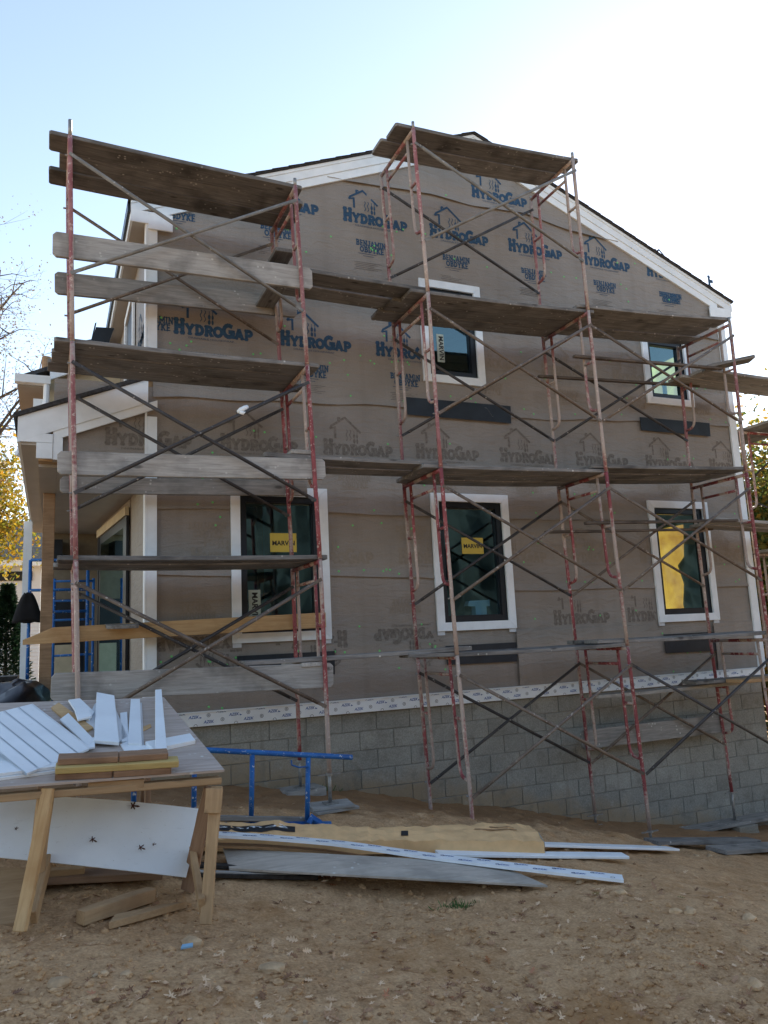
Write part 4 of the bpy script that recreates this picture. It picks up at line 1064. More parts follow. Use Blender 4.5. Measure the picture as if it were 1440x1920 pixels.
# side scaffold beyond the right corner
for j, (yy) in enumerate((.25, 2.35)):
    for i, zt in enumerate((.62, 2.56, 4.46)):
        frame(lambda z, yy=yy: yy, zt, zt-FH+.03 if i else zt-FH, f'rusty scaffold frame beyond the right house corner, {ORD[i] if i < 2 else "top"} lift of the {"nearer" if j == 0 else "farther"} pair', yo=10.62, yi=9.70, swap=True, matl='red_tube')
        if j == 0:
            e0 = [(10.62, .25, zt-.18), (10.62, 2.35, zt-1.33)]; e1 = [(10.645, .25, zt-1.33), (10.645, 2.35, zt-.18)]
            t = thing('cross_brace', f'dark cross brace of the side scaffold beyond the corner, {ORD[i] if i < 2 else "top"} lift', 'cross brace', (10.63, 1.3, zt-.75), 'cross braces')
            for e in (e0, e1): mk('brace_bar', MB().tube(e, .0145, 8), 'brace_dark', t, smooth=True)
for j, (zt, lab) in enumerate(((2.56, 'lower'), (4.46, 'upper'))):
    for q, xx in enumerate((9.88, 10.17, 10.45)):
        board('scaffold_plank', (xx, -.35, zt+R+.022), (xx, 2.75, zt+R+.022), .278, PT, 'plank_wood', f'{["inner", "middle", "outer"][q]} plank of the {lab} side platform beyond the right corner', 'plank', clip=.015, group=PG)
for xx, s in ((9.70, 'inner'), (10.62, 'outer')):
    for yy, f_ in ((.25, 'nearer'), (2.35, 'farther')): jack(xx, yy, .62-FH+.002, f'screw jack under the {s} leg of the {f_} side scaffold frame', ground_h(xx, yy)+.01)
# mudsills and blocks at the foot
for k_, (y, z, x0, x1, lab) in enumerate(((-.30, -.972, 6.9, 10.0, 'weathered mudsill plank under the inner corner leg at the block wall'),)):
    flat(x0, x1, y, z, lab, w=.26, mat='plank_grey', sag=0)
g0 = ground_h(6.6, -1.3)
board('scaffold_plank', (6.45, -1.62, ground_h(6.45, -1.62)+.03), (8.9, -1.30, ground_h(8.9, -1.3)+.10), .26, .045, 'plank_grey', 'long grey plank lying on the dirt at the far right', 'plank', clip=.01, group=PG)
board('scaffold_plank', (5.75, -1.45, ground_h(5.75, -1.45)+.015), (7.4, -1.25, ground_h(7.4, -1.25)+.06), .2, .04, 'plank_wood', 'half-buried brown plank between the white boards and the block wall', 'plank', clip=.01, group=PG)
for i in range(3):
    zz = -1.155 + i*.0 - .0
    b = MB().box((7.98+.02*i, -.47, -1.20+i*.076-.0), (8.36-.01*i, -.14, -1.20+i*.076+.073))
    tag(mk('paver_block', b, 'cmu', None, origin=(8.17, -.3, -1.2+i*.076), bevel=.004), f'{["bottom", "middle", "top"][i]} flat concrete block propping the mudsill', 'concrete block', 'propping blocks')
# pad boards under the left tower's right leg
for y, z, lab in ((YO, None, 'outer'), (YI, None, 'inner')):
    zg = ground_h(2.36, y)
    n = 2 if y == YO else 1
    zp = .135
    th = (zp-zg+.02)/n
    for i in range(n):
        s_ = .21 - .02*i
        mb = MB().box((2.36-s_, y-.16+.01*i, zp-th*(n-i)), (2.36+s_, y+.15, zp-th*(n-i-1)-.001))
        o = mk('pad_board', mb, 'plank_pale', None, origin=(2.36, y, zp-th*(n-i)), bevel=.004); o.rotation_euler.z = .12*(-1)**i
        tag(o, f'{"top" if i == n-1 else "lower"} square wood pad under the {lab} screw jack of the left tower', 'wood pad', 'wood pads')

# ================================================================== WORK TABLE
FR, FL = onY((421, 1443), -3.3), onY((-70, 1481), -3.3)
BR, BL = onY((307, 1307), -1.9), onY((-40, 1320), -1.9)
TN = (FR-FL).cross(BR-FR).normalized()
if TN.z < 0: TN = -TN
def T(px, h=0.0): return onP(px, FR+TN*h, TN)
table = thing('work_table', 'makeshift work table, a weathered plywood sheet on wooden sawhorses', 'work table', (.4, -2.7, .05))
mb = MB().prism([FL-TN*.014, FR-TN*.014, BR-TN*.014, BL-TN*.014], TN*.014)
mk('plywood_top', mb, 'plywood', table)
def leg(a, b, w=.085, t=.038, mat='lumber_tan', par=table, up=(0, 1, 0)):
    return board('leg', a, b, w, t, mat, parent=par, up=up)
def gz(p, d=0): return Vector((p[0], p[1], ground_h(p[0], p[1])+d))
bz = lambda p: p - TN*.04
# near sawhorse
beamL, beamR = onY((-60, 1500), -3.24), onY((413, 1462), -3.24)
board('beam', beamL, beamR, .085, .04, 'lumber_tan', parent=table, up=(0, 0, 1))
zR = beamR.z-.02; zL = beamL.z-.02
A = onY((407, 1474), -3.27); B = onY((386, 1733), -3.36); board('leg', A, B, .068, .038, 'lumber_tan', parent=table, up=(-.35, -1, 0))
A = onY((396, 1478), -3.18); B = onY((352, 1668), -2.86); board('leg', A, B, .085, .038, 'lumber_brown', parent=table, up=(-.5, -1, 0))
board('gusset', onY((402, 1478), -3.30), onY((398, 1525), -3.31), .10, .03, 'lumber_tan', parent=table, up=(-.2, -1, 0))
board('stretcher', onY((361, 1598), -2.92), onY((379, 1698), -3.36), .10, .038, 'lumber_tan', parent=table, up=(1, 0, 0.1))
A = onY((91, 1478), -3.27); B = onY((37, 1747), -3.42); board('leg', A, B, .066, .038, 'lumber_new', parent=table, up=(-.5, -1, 0))
A = onY((86, 1490), -3.14); B = onY((55, 1738), -3.05); board('leg', A, B, .085, .038, 'lumber_tan', parent=table, up=(.4, -1, 0))
board('stretcher', onY((90, 1612), -2.95), onY((62, 1722), -3.30), .09, .038, 'lumber_tan', parent=table, up=(1, 0, 0.1))
# far sawhorse (rear edge support)
rb = -2.02
pL, pR = Vector((-.1, rb, 0)), Vector((.72, rb, 0))
def tz(x, y): return FR.z + (-(TN.x*(x-FR.x)+TN.y*(y-FR.y))/TN.z)
board('beam', (pL.x, rb, tz(pL.x, rb)-.04), (pR.x, rb, tz(pR.x, rb)-.04), .085, .04, 'lumber_brown', parent=table)
for x in (pL.x+.06, pR.x-.06):
    for dy in (-.22, .22): board('leg', (x, rb+dy*.15, tz(x, rb)-.06), (x, rb+dy, ground_h(x, rb+dy)), .085, .038, 'lumber_brown', parent=table, up=(1, 0, 0))
board('hanging_scrap', T((165, 1475), -.055), T((270, 1468), -.05), .05, .03, 'lumber_tan', parent=table, up=(0, -1, 0))

# --- offcuts on the table
def slab(name, pxs, h0, h1, mat, label, cat, group=None, bevel=.0015):
    base = [T(p, h0) for p in pxs]
    mb = MB().prism(base, TN*(h1-h0)); c = sum(base, Vector())/len(base)
    o = mk(name, mb, mat, None, origin=c, bevel=bevel); return tag(o, label, cat, group)
OC = 'white trim offcuts on the table'
# grooved white panel: strips of one sheet
P0, P1, P2, P3 = (-70, 1352), (62, 1319), (171, 1402), (50, 1450)
pan = thing('grooved_panel', 'curved white grooved soffit panel offcut at the left of the table', 'panel', T((60, 1390), .01))
def bil(u, v):
    a = (lerp(P0[0], P1[0], u), lerp(P0[1], P1[1], u)); b = (lerp(P3[0], P2[0], u), lerp(P3[1], P2[1], u))
    return (lerp(a[0], b[0], v), lerp(a[1], b[1], v))
for i in range(5):
    u0, u1 = i/5, (i+1)/5-.035
    mb = MB(); n = 8; rows = []
    for j in range(n+1):
        v = j/n; lift = .012 + .05*(1-(2*v-1)**2)*.5 + .03*v
        rows.append((T(bil(u0, v), lift), T(bil(u1, v), lift), T(bil(u1+.03, v), lift-.007)))
    for r0, r1 in zip(rows, rows[1:]):
        mb.add([r0[0], r0[1], r1[1], r1[0]], [(0, 1, 2, 3)]); mb.add([r0[1], r0[2], r1[2], r1[1]], [(0, 1, 2, 3)])
        mb.add([p-TN*.012 for p in (r0[0], r0[1], r1[1], r1[0])], [(3, 2, 1, 0)])
    e = rows[-1]; mb.add([e[0], e[1], e[1]-TN*.012, e[0]-TN*.012], [(0, 1, 2, 3)])
    mk('panel_strip', mb, 'pvc_scuffed', pan)
slab('trim_offcut', [(40, 1398), (120, 1408), (110, 1446), (30, 1440)], .001, .010, 'pvc_edge', 'small white scrap tucked under the grooved panel', 'trim offcut', OC)
slab('trim_offcut', [(96, 1330), (110, 1321), (175, 1368), (150, 1380)], .001, .018, 'lumber_new', 'pale yellow wood scrap behind the grooved panel', 'wood offcut')
slab('trim_offcut', [(128, 1316), (150, 1313), (176, 1338), (168, 1352), (150, 1350)], .018, .034, 'pvc_scuffed', 'small white trim wedge at the back of the table', 'trim offcut', OC)
slab('trim_offcut', [(160, 1358), (178, 1322), (215, 1330), (240, 1385), (215, 1398)], .001, .016, 'pvc_edge', 'short white trim piece under the widest upright board', 'trim offcut', OC)
slab('trim_offcut', [(176, 1394), (181, 1303), (214, 1309), (223, 1398)], .020, .042, 'pvc_scuffed', 'widest white trim board lying front to back on the table', 'trim offcut', OC)
slab('trim_offcut', [(239, 1400), (245, 1316), (262, 1316), (266, 1401)], .001, .024, 'pvc_scuffed', 'white stepped trim board left of the narrow strip', 'trim offcut', OC)
slab('trim_offcut', [(266.5, 1399), (262.5, 1320), (266, 1320), (269.5, 1399)], .001, .012, 'pvc_edge', 'thin white lip beside the stepped trim board', 'trim offcut', OC)
slab('trim_offcut', [(225, 1398), (240, 1392), (282, 1402), (300, 1412), (235, 1412)], .001, .010, 'pvc_scuffed', 'flat white scrap between the stacked lumber and the trim boards', 'trim offcut', OC)
slab('trim_offcut', [(272, 1398), (356, 1382), (366, 1395), (286, 1412)], .001, .028, 'pvc_scuffed', 'white trim block with blue print lying crosswise at the right', 'trim offcut', OC)
slab('trim_strip', [(291, 1415), (291, 1298), (302.5, 1297), (313, 1413)], .062, .082, 'pvc_scuffed', 'narrow white strip standing out at the right of the table', 'trim offcut', OC)
for i, (y0, y1, h) in enumerate(((1412, 1432, .0), (1428, 1452, .02), (1447, 1460, .0))):
    slab('trim_offcut', [(-60, y0+12), (106, y0-6), (107, y1-10), (-60, y1+12)], h+.001, h+.019, 'pvc_scuffed', f'{["rear", "middle", "front"][i]} long white trim board at the left front of the table', 'trim offcut', OC)
for i, (pts, h, lab) in enumerate((([(112, 1352), (128, 1340), (178, 1392), (164, 1402)], .02, 'slim white sliver crossing the scraps behind the widest board'), ([(140, 1336), (166, 1330), (172, 1346), (146, 1353)], .036, 'stubby white block on the heap behind the widest board'),
        ([(150, 1392), (176, 1386), (178, 1404), (152, 1408)], .018, 'white end cut beside the corner of the grooved panel'), ([(225, 1340), (238, 1338), (241, 1392), (228, 1394)], .002, 'slim white strip between the two upright boards'))):
    slab('trim_offcut', pts, h, h+.014, 'pvc_scuffed' if i % 2 else 'pvc_scuffed', lab, 'trim offcut', OC)
slab('wood_shaving', [(262, 1366), (282, 1358), (284, 1364), (266, 1373)], .001, .006, 'lumber_new', 'tiny yellow wood chip by the narrow strip', 'wood offcut')
# stacked 2x lumber at the front
def lum(pa, pb, h0, mat, label, w=.085, t=.038):
    a, b = T(pa, h0+t/2), T(pb, h0+t/2)
    return board('lumber_offcut', a, b, w, t, mat, label, 'lumber', up=TN, group='lumber offcuts on the table')
lum((104, 1452), (211, 1447), .001, 'lumber_brown', 'left grey-brown base block of the lumber stack on the table')
lum((212, 1447), (320, 1440), .001, 'lumber_brown', 'right grey-brown base block of the lumber stack on the table')
lum((104, 1441), (334, 1428), .040, 'lumber_yellow', 'yellow treated lumber length in the middle of the stack')
lum((109, 1424), (222, 1419), .079, 'lumber_brown', 'left reddish brown block on top of the lumber stack')
lum((223, 1419), (314, 1413), .079, 'lumber_brown', 'right reddish brown block on top of the lumber stack')

# --- big white sheet leaning under the table
TL, TR, WBR, WBL = onY((-80, 1489), -2.80), onY((381, 1517), -2.80), onY((349, 1645), -2.98), onY((-80, 1600), -2.98)
nrm = (TR-TL).cross(WBL-TL).normalized()
if nrm.y > 0: nrm = -nrm
mb = MB(); nU, nV = 12, 4; g = []
for j in range(nV+1):
    for i in range(nU+1):
        u, v = i/nU, j/nV
        p = (TL.lerp(TR, u)).lerp(WBL.lerp(WBR, u), v) + nrm*(.012*math.sin(math.pi*u)) + Vector((0, 0, .018*math.sin(math.pi*u)*(1-v)))
        g.append(p)
mb.v += g + [p-nrm*.009 for p in g]; K = len(g)
for j in range(nV):
    for i in range(nU):
        a = j*(nU+1)+i; q = (a, a+1, a+nU+2, a+nU+1); mb.f.append(q); mb.f.append(tuple(k_+K for k_ in q)[::-1])
ring = [i for i in range(nU+1)] + [(j+1)*(nU+1)+nU for j in range(nV)] + [nV*(nU+1)+i for i in range(nU-1, -1, -1)] + [j*(nU+1) for j in range(nV-1, 0, -1)]
for a, b in zip(ring, ring[1:]+ring[:1]): mb.f.append((a, b, b+K, a+K))
pnl = mk('white_sheet', mb, 'sheet_scuffed', None, origin=WBR, smooth=False)
tag(pnl, 'large white sheet board leaning under the work table with dead leaves on it', 'panel')
def leaf_shape(s, rg):
    """lobed oak leaf outline, local XY, curled in Z"""
    pts = []; n = 9
    side = []
    for i in range(n):
        t = i/(n-1); w = .30*math.sin(math.pi*min(1, t*1.02))**.6*(1 if i % 2 else .22)*(1+.25*rg.random())
        side.append((t-.5, w))
    up = [(x+.06*(i % 2), w) for i, (x, w) in enumerate(side)]; dn = [(x+.06*(i % 2), -w) for i, (x, w) in enumerate(side)]
    c = rg.uniform(-.5, .9); tw = rg.uniform(-.6, .6)
    def P(x, y): return Vector((x*s, y*s, s*(c*y*y*1.6 + .35*c*x*x + tw*x*y)))
    mid = [P(x, 0) for x, w in side]; U = [P(*p) for p in up]; Dn = [P(*p) for p in dn]
    v = mid+U+Dn; f = []
    for i in range(n-1):
        f.append((i, i+1, n+i+1, n+i)); f.append((i+1, i, 2*n+i, 2*n+i+1))
    v += [P(-.5, 0), P(-.5, .012), P(-.78, .0)]; f.append((3*n, 3*n+1, 3*n+2))
    return v, f
def star_leaf(s, rg):
    pts = []; L = [1.0, .78, .62, .62, .78]; A = [0, 62, 128, 232, 298]
    for i in range(5):
        a = rad(A[i]+rg.uniform(-10, 10)); b = rad((A[i]+(A[(i+1) % 5] if i < 4 else 360))/2)
        l = L[i]*rg.uniform(.8, 1.15)
        for da, k_ in ((-.20, .72), (0, 1.0), (.20, .72)): pts.append((l*k_*math.cos(a+da), l*k_*math.sin(a+da)))
        pts.append((.20*math.cos(b), .20*math.sin(b)))
    c = rg.uniform(-.2, .75); tw = rg.uniform(-.4, .4)
    P = lambda x, y: Vector((x*s*.55, y*s*.55, s*.55*(c*(x*x+y*y)*.55 + tw*x*y)))
    v = [P(0, 0)] + [P(*p) for p in pts]; n = len(pts)
    f = [(0, 1+i, 1+(i+1) % n) for i in range(n)]
    k_ = len(v); v += [P(-.15, .03), P(-.15, -.03), P(-1.1, 0)]; f.append((k_, k_+1, k_+2))
    return v, f
rgl = random.Random(21)
for i, (px, s) in enumerate((((248, 1514), .085), ((172, 1577), .062), ((29, 1557), .034), ((262, 1592), .062), ((286, 1586), .036), ((66, 1555), .03))):
    c = onP(px, TR, nrm); c = c + nrm*(.013+.012*math.sin(math.pi*.5))
    v, f = star_leaf(s*.9, rgl)
    X = (TR-TL).normalized(); Yv = nrm.cross(X); a = rgl.uniform(-.4, .4)
    X, Yv = X*math.cos(a)+Yv*math.sin(a), -X*math.sin(a)+Yv*math.cos(a)
    mb = MB().add([c + X*p.x + Yv*p.y + nrm*(abs(p.z)*.4) for p in v], f)
    lab = ['largest dark red leaf near the top edge of the white sheet', 'dark red leaf at the middle of the white sheet', 'tiny leaf at the far left of the white sheet', 'lower of two leaves at the right of the white sheet', 'small upper leaf of the pair at the right of the white sheet', 'tiny leaf beside the yellow sawhorse leg'][i]
    tag(mk('fallen_leaf', mb, 'leaf_red', None, origin=c), lab, 'leaf', 'leaves on the white sheet')

# --- scraps below the table
def lay(name, pa, pb, w, t, mat, label, cat='board', lift=0, liftb=None, clip=.0, group=None, up=(0, 0, 1)):
    a, b = G(pa, lift+t/2), G(pb, (lift if liftb is None else liftb)+t/2)
    a.z = ground_h(a.x, a.y)+lift+t/2; b.z = ground_h(b.x, b.y)+(lift if liftb is None else liftb)+t/2
    sd_ = Vector((0, 0, 1)).cross(b-a).normalized()*w/2; up_ = 0
    for i in range(25):
        for e in (-1, 0, 1):
            p = a.lerp(b, i/24)+sd_*e; up_ = max(up_, ground_h(p.x, p.y)-(p.z-t/2)+.002)
    a.z += up_; b.z += up_
    return board(name, a, b, w, t, mat, label, cat, clip=clip, group=group, up=up)
lay('lumber_offcut', (-60, 1652), (155, 1636), .085, .04, 'lumber_tan', 'tan lumber length on the ground behind the left sawhorse legs', 'lumber', .10, .06)
lay('lumber_offcut', (-60, 1668), (300, 1650), .2, .04, 'lumber_brown', 'dark board in the shade below the leaning white sheet', 'lumber', .0, .0)
lay('lumber_offcut', (150, 1722), (284, 1686), .085, .075, 'lumber_tan', 'thick brown lumber block on the dirt under the table', 'lumber')
a, b = G((195, 1738), .02), G((342, 1700), .02)
d = (b-a).normalized(); s = Vector((0, 0, 1)).cross(d).normalized(); zt = max(ground_h(a.x, a.y), ground_h(b.x, b.y))
pp = [a-s*.045, b-s*.045-d*.0, b+s*.045-d*.12, a+s*.045+d*.10]
for p in pp: p.z = ground_h(a.x, a.y)+.002 if (p-a).length < .2 else ground_h(b.x, b.y)+.002
o = mk('lumber_offcut', MB().prism(pp, (0, 0, .038)), 'lumber_tan', None, origin=a, bevel=.002); tag(o, 'pale lumber offcut with mitred ends on the dirt under the table', 'lumber')
p = [onY(q, -3.15) for q in ((-70, 1652), (46, 1655), (34, 1730), (-70, 1742))]
mb = MB().prism([p[0]+Vector((0, .35, .0)), p[1]+Vector((0, .30, 0)), p[2], p[3]], (0, .0, -.045))
tag(mk('plywood_scrap', mb, 'plywood_raw', None, origin=p[2]), 'tan plywood scrap at the left edge of the picture under the table', 'plywood')

# ================================================================== PILE ON THE DIRT
def path_ribbon(pts, w, t, up=Vector((0, 0, 1))):
    mb = MB(); rows = []
    for i, p in enumerate(pts):
        d = (pts[min(i+1, len(pts)-1)]-pts[max(i-1, 0)]).normalized(); s = up.cross(d).normalized(); u = d.cross(s)
        rows.append([p-s*w/2, p+s*w/2, p+s*w/2+u*t, p-s*w/2+u*t])
    for r0, r1 in zip(rows, rows[1:]):
        mb.add(r0+r1, [(0, 1, 5, 4), (1, 2, 6, 5), (2, 3, 7, 6), (3, 0, 4, 7)])
    mb.add(rows[0], [(0, 1, 2, 3)]); mb.add(rows[-1], [(3, 2, 1, 0)])
    return mb
def smooth_path(pxs, lifts, n=8):
    P = []
    for q, l in zip(pxs, lifts):
        p = G(q, l); p.z = ground_h(p.x, p.y, False)+l; P.append(p)
    out = []
    for i in range(len(P)-1):
        for k_ in range(n): out.append(P[i].lerp(P[i+1], k_/n))
    out.append(P[-1])
    for _ in range(6): out = [out[0]]+[(out[i-1]+out[i]*2+out[i+1])/4 for i in range(1, len(out)-1)]+[out[-1]]
    return out
# plywood sheet
q = [G((418, 1594), .09), G((930, 1622), .05), G((1027, 1664), .03), G((430, 1632), .06)]
ply = mk('plywood_sheet', MB().prism(q, (0, 0, .014)), 'plywood_grey', None, origin=q[2]); tag(ply, 'long weathered grey plywood sheet lying in front of the kraft paper bundle', 'plywood')
# black steel bars under it
o = lay('steel_bar', (330, 1622), (612, 1634), .06, .03, 'steel_black', 'upper black steel bar sticking out under the plywood', 'steel bar', .05, .045)
a, b = G((592, 1636), .06), G((630, 1637), .06)
br = thing('hinge_bracket', 'rusty bracket plate with bolt holes at the end of the black bar', 'bracket', a)
X = (b-a).normalized()
mk('plate', MB().bar(a, b, .012, .075), 'rust', br)
for u in (.3, .75):
    for v in (-.018, .018):
        c = a.lerp(b, u)+Vector((0, 0, v))+Vector((0, -.010, 0)); mk('bolt_hole', MB().tube([c, c+Vector((0, .006, 0))], .008, 8), 'pvc_edge', br)
lay('steel_bar', (340, 1647), (596, 1655), .05, .03, 'steel_black', 'lower black steel bar on the dirt', 'steel bar', .0, .0)
lay('steel_bar', (335, 1640), (560, 1646), .04, .02, 'plank_pale', 'thin pale strip between the two black bars', 'strip', .03, .03)
# kraft paper bundle
far = [G((300, 1545), .10), G((560, 1553), .10), G((760, 1560), .10), G((993, 1558), .08)]
near = [G((300, 1590), .05), G((560, 1595), .05), G((760, 1600), .04), G((1022, 1604), .03)]
n = 84; rows = []
def pl(L, t):
    t *= len(L)-1; i = min(int(t), len(L)-2); return L[i].lerp(L[i+1], t-i)
for i in range(n+1):
    t = i/n; A, B = pl(far, t), pl(near, t); A = A.copy(); B = B.copy()
    za = ground_h(A.x, A.y, False); zb = ground_h(B.x, B.y, False)
    hgt = .135 + .02*noise.noise(Vector((t*9, 1, 0))) + .012*noise.noise(Vector((t*31, 4, 0)))
    r = []
    for j in range(9):
        v = j/8; p = A.lerp(B, v); z = lerp(za, zb, v)
        c = .014*noise.noise(Vector((t*34, v*3, 7))) + .014*noise.noise(Vector((t*13+v*4, v*6, 2))) + .02*abs(noise.noise(Vector((t*18-v*3, v*2, 9))))
        p.z = z + hgt*(.92+.1*math.sin(math.pi*v)) + c; r.append(p)
    B2 = B.copy(); B2.z = zb+.03; A2 = A.copy(); A2.z = za+.005
    rows.append([A2]+r+[B2])
mb = MB(); m = len(rows[0])
for r in rows: mb.v += r
for i in range(n):
    for j in range(m-1): a = i*m+j; mb.f.append((a, a+1, a+m+1, a+m))
mb.f.append(tuple(range(m))[::-1]); mb.f.append(tuple(n*m+j for j in range(m)))
bun = thing('kraft_bundle', 'long brown kraft paper wrapped bundle lying on the dirt', 'bundle', rows[n][-1])
bpaper = mk('paper_wrap', mb, 'kraft', bun)
E_ = rows[n]
ex = (E_[5]-rows[n-3][5]).normalized()
mk('end_label', MB().add([E_[6]+ex*.004, E_[9]+ex*.004, E_[10]+ex*.004, E_[6].lerp(E_[10], .5)+ex*.004+Vector((0, 0, -.03))], [(0, 1, 2, 3)]), 'pvc_edge', bun)
def on_bundle(t, v):
    i = min(int(t*n), n-1); j = min(int(v*8), 7); a = rows[i][1+j].lerp(rows[i+1][1+j], t*n-i); b = rows[i][2+j].lerp(rows[i+1][2+j], t*n-i)
    return a.lerp(b, v*8-j) + Vector((0, 0, .006))
def patch(t0, t1, v0, v1, mat, name, dz=0, k=8):
    mb = MB()
    for i in range(k):
        for j in range(3):
            ta, tb = lerp(t0, t1, i/k), lerp(t0, t1, (i+1)/k); va, vb = lerp(v0, v1, j/3), lerp(v0, v1, (j+1)/3)
            mb.add([on_bundle(ta, va)+Vector((0, 0, dz)), on_bundle(tb, va)+Vector((0, 0, dz)), on_bundle(tb, vb)+Vector((0, 0, dz)), on_bundle(ta, vb)+Vector((0, 0, dz))], [(0, 1, 2, 3)])
    return mk(name, mb, mat, bun)
patch(.10, .325, .42, .72, 'ink', 'printed_label')
q2, tw = text_quads('Soffit &', .1)
mb = MB()
for f_ in q2:
    P = [on_bundle(.31-px/tw*.19, .62-pz_*1.7) + Vector((0, 0, .005)) for px, pz_ in f_]
    mb.add(P, [tuple(range(len(P)))])
mk('label_lettering', mb, 'pvc', bun)
patch(.655, .675, .55, .78, 'ink', 'printed_stamp', k=3)
patch(.88, .945, .36, .395, 'kraft_dark', 'printed_line', k=4); patch(.84, .95, .46, .50, 'kraft_dark', 'printed_line', k=4)
# white boards under the bundle
lay('white_board', (985, 1596), (1262, 1601), .155, .02, 'pvc', 'upper clean white trim board sticking out past the kraft bundle', 'trim board', .02, .0)
lay('white_board', (820, 1610), (1174, 1617), .13, .022, 'pvc', 'lower clean white trim board beside the printed strip', 'trim board', .01, .01)
# printed white strip
sp = smooth_path([(330, 1567), (480, 1573), (640, 1587), (800, 1608), (960, 1629), (1168, 1652)], [.20, .20, .16, .11, .07, .03])
st = thing('printed_strip', 'long curved white trim strip with blue printing, draped over the pile', 'trim strip', sp[-1])
mk('strip_board', path_ribbon(sp, .125, .019), 'pvc', st)
L = [0]
for a, b in zip(sp, sp[1:]): L.append(L[-1]+(b-a).length)
def on_strip(s_, w):
    for i in range(len(sp)-1):
        if L[i+1] >= s_: break
    d = (sp[i+1]-sp[i]).normalized(); sd_ = Vector((0, 0, 1)).cross(d).normalized(); u = d.cross(sd_)
    return sp[i] + d*(s_-L[i]) + sd_*w + u*.0202
mbb, mbg = MB(), MB()
s_ = .05; row = 0
while s_ < L[-1]-.12:
    for f_ in AZ:
        P = [on_strip(s_+px/azw*.105, (-.035 if row % 2 else .02)+pz_*.9*.105/azw*.9) for px, pz_ in f_]; mbb.add(P, [tuple(range(len(P)))])
    for f_ in ring2d(.016, .004): P = [on_strip(s_+.15+px, (.028 if row % 2 else -.03)+pz_) for px, pz_ in f_]; mbg.add(P, [tuple(range(4))])
    s_ += .135; row += 1
mk('printed_wordmark', mbb, 'azek_blue', st); mk('printed_ring', mbg, 'azek_grey', st)
tag(mk('kraft_strip', path_ribbon(smooth_path([(330, 1586), (480, 1590), (600, 1598), (700, 1612)], [.13, .13, .1, .05]), .10, .012), 'kraft_dark', None, origin=sp[8]), 'curled brown paper flap under the printed white strip', 'paper')
board('steel_bar', gz((.9, -1.75), .03), gz((2.05, -1.62), .03), .04, .04, 'plank_grey', 'thin grey pole on the dirt behind the blue frame', 'pole')

# --- blue frame standing on its side
YB = G((600, 1543), .02).y
def bl(px): return onY(px, YB)
TLb, TRb, BLb, BRb = bl((240, 1399)), bl((660, 1420)), bl((245, 1548)), bl((620, 1545))
bf = thing('blue_scaffold_section', 'blue painted scaffold frame standing on its long side beside the table', 'scaffold frame', BRb, 'scaffold frames')
gzv = ground_h(BRb.x, YB)
mk('leg', MB().tube([TLb, TRb], .0225, 10), 'blue_tube', bf, smooth=True)
mk('leg', MB().tube([BLb, BRb], .0225, 10), 'blue_tube', bf, smooth=True)
for px in (252, 365, 473, 578):
    a, b = onY((px, lerp(1399, 1420, (px-240)/420)+4), YB), onY((px-2, 1543), YB); mk('rung', MB().tube([a, b], .0205, 10), 'blue_tube', bf, smooth=True)
h0, h1 = bl((545, 1422)), bl((572, 1421))
mk('hook', MB().tube([h0+Vector((0, -.02, -.01)), h0+Vector((0, -.03, -.05)), h0+Vector((.06, -.03, -.075)), h1+Vector((.02, -.02, -.07))], .007, 6), 'blue_tube', bf)
tag(mk('blue_rag', MB().tube([gz((1.98, -1.75), .02), gz((2.02, -1.72), .06), gz((2.08, -1.76), .03), gz((2.1, -1.7), .02)], [.03, .04, .03, .01], 7), 'blue_tube', None, origin=gz((2, -1.73))), 'crumpled blue rag at the foot of the blue frame', 'rag')

# ================================================================== PORCH CLUTTER
yF = 2.7
def ladder(xa, xb, z0, z1, y, rungs, label, mat='blue_tube', r=.022):
    t = thing('blue_scaffold_section', label, 'scaffold frame', ((xa+xb)/2, y, z0), 'scaffold frames')
    for x in (xa, xb): mk('leg', MB().tube([(x, y, z0), (x, y+.02, z1)], r, 10), mat, t, smooth=True)
    for z in rungs: mk('rung', MB().tube([(xa, y+.01, z), (xb, y+.01, z)], r*.85, 8), mat, t, smooth=True)
    return t
xa, xb = onY((53, 1200), yF).x, onY((163, 1200), yF).x
ladder(xa, xb, .92, onY((100, 1050), yF).z, yF, [onY((100, q), yF).z for q in (1050, 1106, 1147, 1310)], 'blue scaffold frame standing on the porch behind the wood post')
xa2, xb2 = onY((100, 1200), yF+.25).x, onY((174, 1200), yF+.25).x
ladder(xa2, xb2, .92, onY((100, 1085), yF+.25).z, yF+.25, [onY((100, q), yF+.25).z for q in (1090, 1127, 1163, 1230)], 'second blue scaffold frame with close rungs on the porch', r=.018)
# black jacket hung on the blue frame
mb = MB(); cj = onY((52, 1138), yF-.08)
rows = []
for i in range(9):
    t = i/8; z = cj.z+.17-.36*t; w = .05+.13*t**.7
    rows.append([(cj.x+w*math.cos(a)*(1.0 if math.cos(a) > 0 else 1.0)-.0, cj.y+.05*math.sin(a)*(1+.3*math.sin(5*a)), z+.015*math.sin(3*a)) for a in [2*math.pi*k_/14 for k_ in range(14)]])
for r in rows: mb.v += [Vector(p) for p in r]
for i in range(8):
    for k_ in range(14): a, b = i*14+k_, i*14+(k_+1) % 14; mb.f.append((a, b, b+14, a+14))
mb.f.append(tuple(range(14))); mb.f.append(tuple(range(112, 126)))
tag(mk('black_jacket', mb, 'black_cloth', None, origin=cj, smooth=True), 'black jacket hanging from the blue frame by the porch post', 'jacket')
